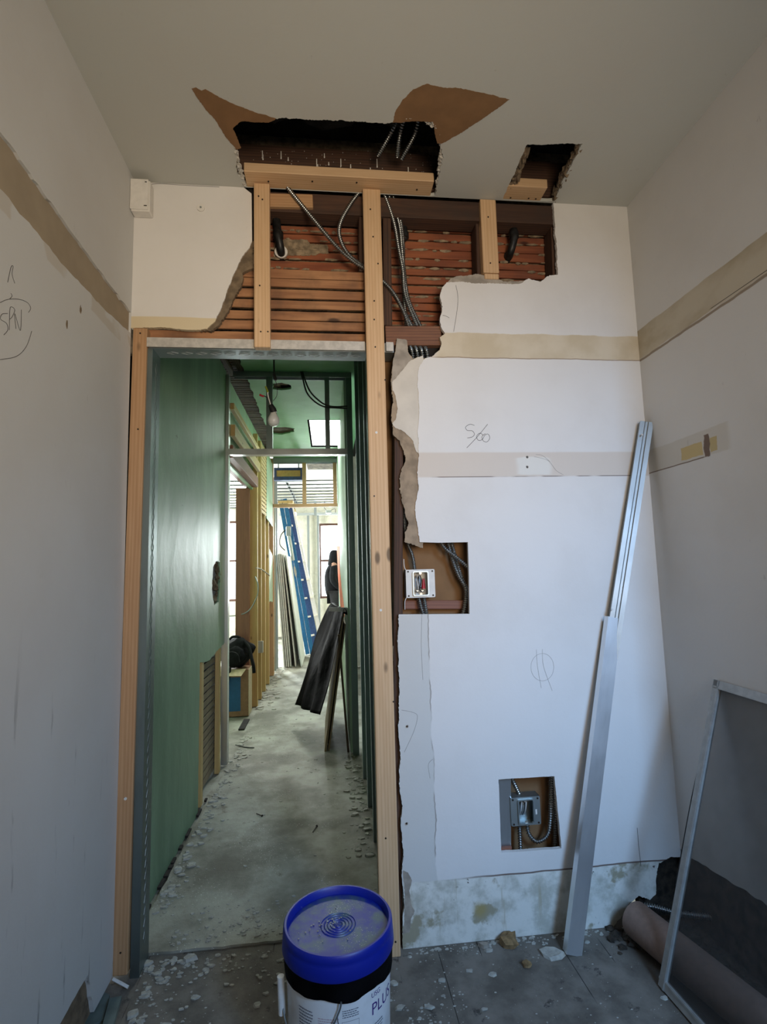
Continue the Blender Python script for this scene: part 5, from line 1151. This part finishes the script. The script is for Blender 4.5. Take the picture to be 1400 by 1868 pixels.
for sg, x in ((-1, -.01), (1, 0)):
    sh = B(x, sg*.10, 0); build('shoe', MB().ball(sh+Vector((.07, 0, .045)), .14, 2, (1, .38, .34), .05, sg), 'black_fabric', pr_, smooth=1.5)
    h = B(.21, sg*.16, 1.0)
    for f in range(4): cable('finger', [h+Vector((.02, (f-1.5)*.018, .0)), h+Vector((.06, (f-1.5)*.019, -.005)), h+Vector((.085, (f-1.5)*.018, -.03))], .0085, 'skin', parent=pr_)
    cable('thumb', [h+Vector((0, -sg*.03, .0)), h+Vector((.03, -sg*.05, -.008)), h+Vector((.05, -sg*.052, -.02))], .0095, 'skin', parent=pr_)
fcn = B(.115, 0, 1.62); build('nose', MB().ball(fcn+Vector((.012, 0, .005)), .018, 2, (1, .7, 1.1)), 'skin', pr_, smooth=1.5)

# ================================================================== RUBBLE
def shard(c, r, sd, thin=.35, n=7):
    rng = random.Random(sd); pts = []; a0 = rng.uniform(0, 6.28)
    for k in range(n): a = a0+2*math.pi*k/n; rr_ = r*rng.uniform(.55, 1.15); pts.append(Vector((c[0]+rr_*math.cos(a)*1.25, c[1]+rr_*math.sin(a)*.85, c[2])))
    t_ = r*thin; up_ = Vector((rng.uniform(-.2, .2)*r, rng.uniform(-.2, .2)*r, t_))
    mb = MB(); top = [p.lerp(Vector(c), .12)+up_+Vector((0, 0, rng.uniform(-.25, .25)*t_)) for p in pts]
    mb.add(pts+top, [tuple(reversed(range(n))), tuple(range(n, 2*n))]+[(k, (k+1) % n, n+(k+1) % n, n+k) for k in range(n)]); return mb
rng = random.Random(21); mb = MB()
def scatter(n, fn, rmin, rmax, z=0.0):
    for i in range(n):
        x, y = fn()
        if (x-BC.x)**2+(y-BC.y)**2 < .026 or (-.09 < x and 1.98 < y < 3.0): continue
        r = rmin+(rmax-rmin)*rng.random()**2.6; q = shard((x, y, z), r, rng.random()); mb.add(q.v, q.f)
scatter(330, lambda: (rng.uniform(-.66, .20), .07-abs(rng.gauss(0, .08))), .0015, .011)
scatter(150, lambda: (-.63+abs(rng.gauss(0, .10)), rng.uniform(-.35, .08)), .002, .014)
scatter(300, lambda: (rng.uniform(-.6, 1.0), rng.uniform(-.5, -.02)), .001, .004)
scatter(110, lambda: (rng.uniform(.15, .40), rng.gauss(-.28, .10)), .0015, .007)
scatter(160, lambda: (rng.uniform(.25, 1.1), -abs(rng.gauss(0, .025))-.004), .002, .009)
build('plaster_rubble', mb, 'chip', None, label='small pale plaster crumbs strewn over the front floor', cat='rubble', kind='stuff', origin=(0, 0, 0))
mb = MB()
scatter(300, lambda: (rng.uniform(-.62, .20), .12+abs(rng.gauss(0, .12))), .002, .010, .008)
scatter(260, lambda: (-.71+abs(rng.gauss(0, .05)), rng.uniform(.3, 2.6)), .003, .020, .008)
scatter(160, lambda: (.19-abs(rng.gauss(0, .05)), rng.uniform(.6, 2.2)), .004, .022, .008)
scatter(260, lambda: (rng.uniform(-.68, .1), rng.uniform(.3, 4.8)), .002, .008, .008)
scatter(90, lambda: (-.72+abs(rng.gauss(0, .08)), rng.uniform(3.3, 5.5)), .01, .035, .006)
build('plaster_rubble', mb, 'chip', None, label='crumbs of plaster along the edges of the hallway floor', cat='rubble', kind='stuff', origin=(0, 0, 0))
mb = MB(); rng = random.Random(31); y = .28
while y < 1.35:
    l = rng.uniform(.02, .09)
    if rng.random() < .7: mb.box((GX+.001, y, .002), (GX+.012+rng.uniform(0, .008), y+l, .012))
    y += l+.015
build('dark_gap_debris', mb, 'void', None, label='dark broken fill along the foot of the green wall', cat='rubble', kind='stuff')
big_chips = [((929, 1722), .030, 'chip_tan', 'tan foam chunk on the floor against the back wall', 1.0), ((1008, 1742), .040, 'chip', 'large white plaster flake at the foot of the leaning channels', .2), ((884, 1728), .018, 'torn_grey', 'grey stone-like lump by the wall left of the tan chunk', .8),
    ((893, 1735), .014, 'chip', 'white flake next to the grey lump by the wall', .4), ((858, 1772), .010, 'chip', 'white chip right of the bucket, the one nearest the wall', .4), ((808, 1790), .012, 'chip', 'white chip right of the bucket, left of the nearest-wall one', .4),
    ((899, 1779), .011, 'chip', 'white sliver on the floor below the tan chunk', .4), ((961, 1763), .014, 'chip_tan', 'small tan crumb in front of the tan foam chunk', .8), ((783, 1838), .014, 'chip', 'long white flake right of the bucket near the bottom edge', .3),
    ((884, 1842), .009, 'chip', 'lone white chip low on the bare floor right of the bucket', .4), ((1213, 1822), .010, 'chip', 'white chip under the corner of the window screen', .4), ((720, 1795), .016, 'chip', 'white flake beside the bucket label', .3),
    ((730, 1838), .016, 'chip', 'ragged white flake lowest beside the bucket', .3), ((266, 1757), .020, 'chip', 'pale plaster piece at the foot of the left steel jamb', .4), ((345, 1752), .022, 'chip', 'pale plaster heap just inside the threshold edge', .5),
    ((288, 1776), .015, 'chip', 'pale flake between the stud and the threshold', .3), ((240, 1852), .020, 'chip', 'pale flake on the floor near the bottom left corner', .3), ((467, 1835), .013, 'chip', 'pale flake on the planks left of the bucket', .3)]
for i, ((u, v), r, m, lb, th) in enumerate(big_chips):
    p = PZ(u, v, 0); p.y = min(p.y, .06)
    if p.y > -.03: p.y = -r*1.0-.004 if u > 700 else p.y
    if m == 'chip_tan': mbx = MB().ball((p.x, p.y, r*.6), r, 2, (1.1, .9, .8), .6, i)
    else: mbx = shard((p.x, p.y, 0.0005), r, i+.5, th)
    build('plaster_chunk' if m != 'chip_tan' else 'foam_chunk', mbx, m, None, label=lb, cat='debris')
for i, ((u, v), (u2, v2), lb) in enumerate((((468, 1484), (478, 1488), 'dark nail lying on the hallway floor, left of the other'), ((571, 1518), (578, 1507), 'dark nail lying on the hallway floor, right of the other'))):
    a, b = PZ(u, v, .012), PZ(u2, v2, .012); t = thing('floor_nail', a, lb, 'nail'); build('nail_shank', MB().tube([a, b], .0025, 8), 'screw_dark', t); build('nail_head', MB().tube([b, b+(b-a).normalized()*.003], .006, 10), 'screw_dark', t)
cable('wire_scrap', [PZ(430, 1359, .012), PZ(448, 1363, .012), PZ(464, 1364, .014)], .004, 'dark_cable', 'bent wire scrap on the hallway floor by the steel post', 'wire')
p = PZ(447, 1320, .006); build('floor_slot', MB().box((p.x-.03, p.y-.16, -.004), (p.x+.02, p.y+.14, .0085)), 'void', None, label='black slot in the floor edge before the cardboard box', cat='slot')
mb = MB(); rng = random.Random(77)
for i in range(46):
    x = rng.uniform(.98, 1.31); y = -abs(rng.gauss(.02, .05))-.012; r = rng.uniform(.008, .026)*(1 if x > 1.05 else .6); mb.ball((x, y, r*.35), r, 2, (1.3, 1, .55), .6, i)
for i in range(40):
    y = rng.uniform(-.8, -.05); r = rng.uniform(.008, .024); mb.ball((1.325-abs(rng.gauss(0, .025)), y, r*.35), r, 2, (1, 1.3, .6), .6, i+60)
build('dirt_heap', mb, 'dirt', None, label='dark brown dirt heaped in the right corner behind the screen', cat='dirt', kind='stuff', origin=(0, 0, 0))
# scraps in the lower left corner
mb = MB().plate([Vector((*PZ(u, v, .004).xy, .004)) for u, v in ((178, 1812), (200, 1822), (188, 1868), (140, 1890), (150, 1868))], (0, 0, .012)); build('board_scrap', mb, 'teal_board', None, label='grey-green board scrap along the foot of the left wall', cat='board')
mb = MB().plate([Vector((*PZ(u, v, .018).xy, .018)) for u, v in ((200, 1828), (222, 1824), (206, 1880), (186, 1880))], (0, 0, .012)); build('board_scrap', mb, 'teal_board', None, label='second grey-green scrap beside the first, nearer the planks', cat='board')
a, b = PZ(206, 1786, .03), PZ(234, 1801, .012); build('plastic_strip', MB().tube([a, b], .005, 6), 'white_plastic', None, label='white plastic strip at the foot of the left stud', cat='strip')
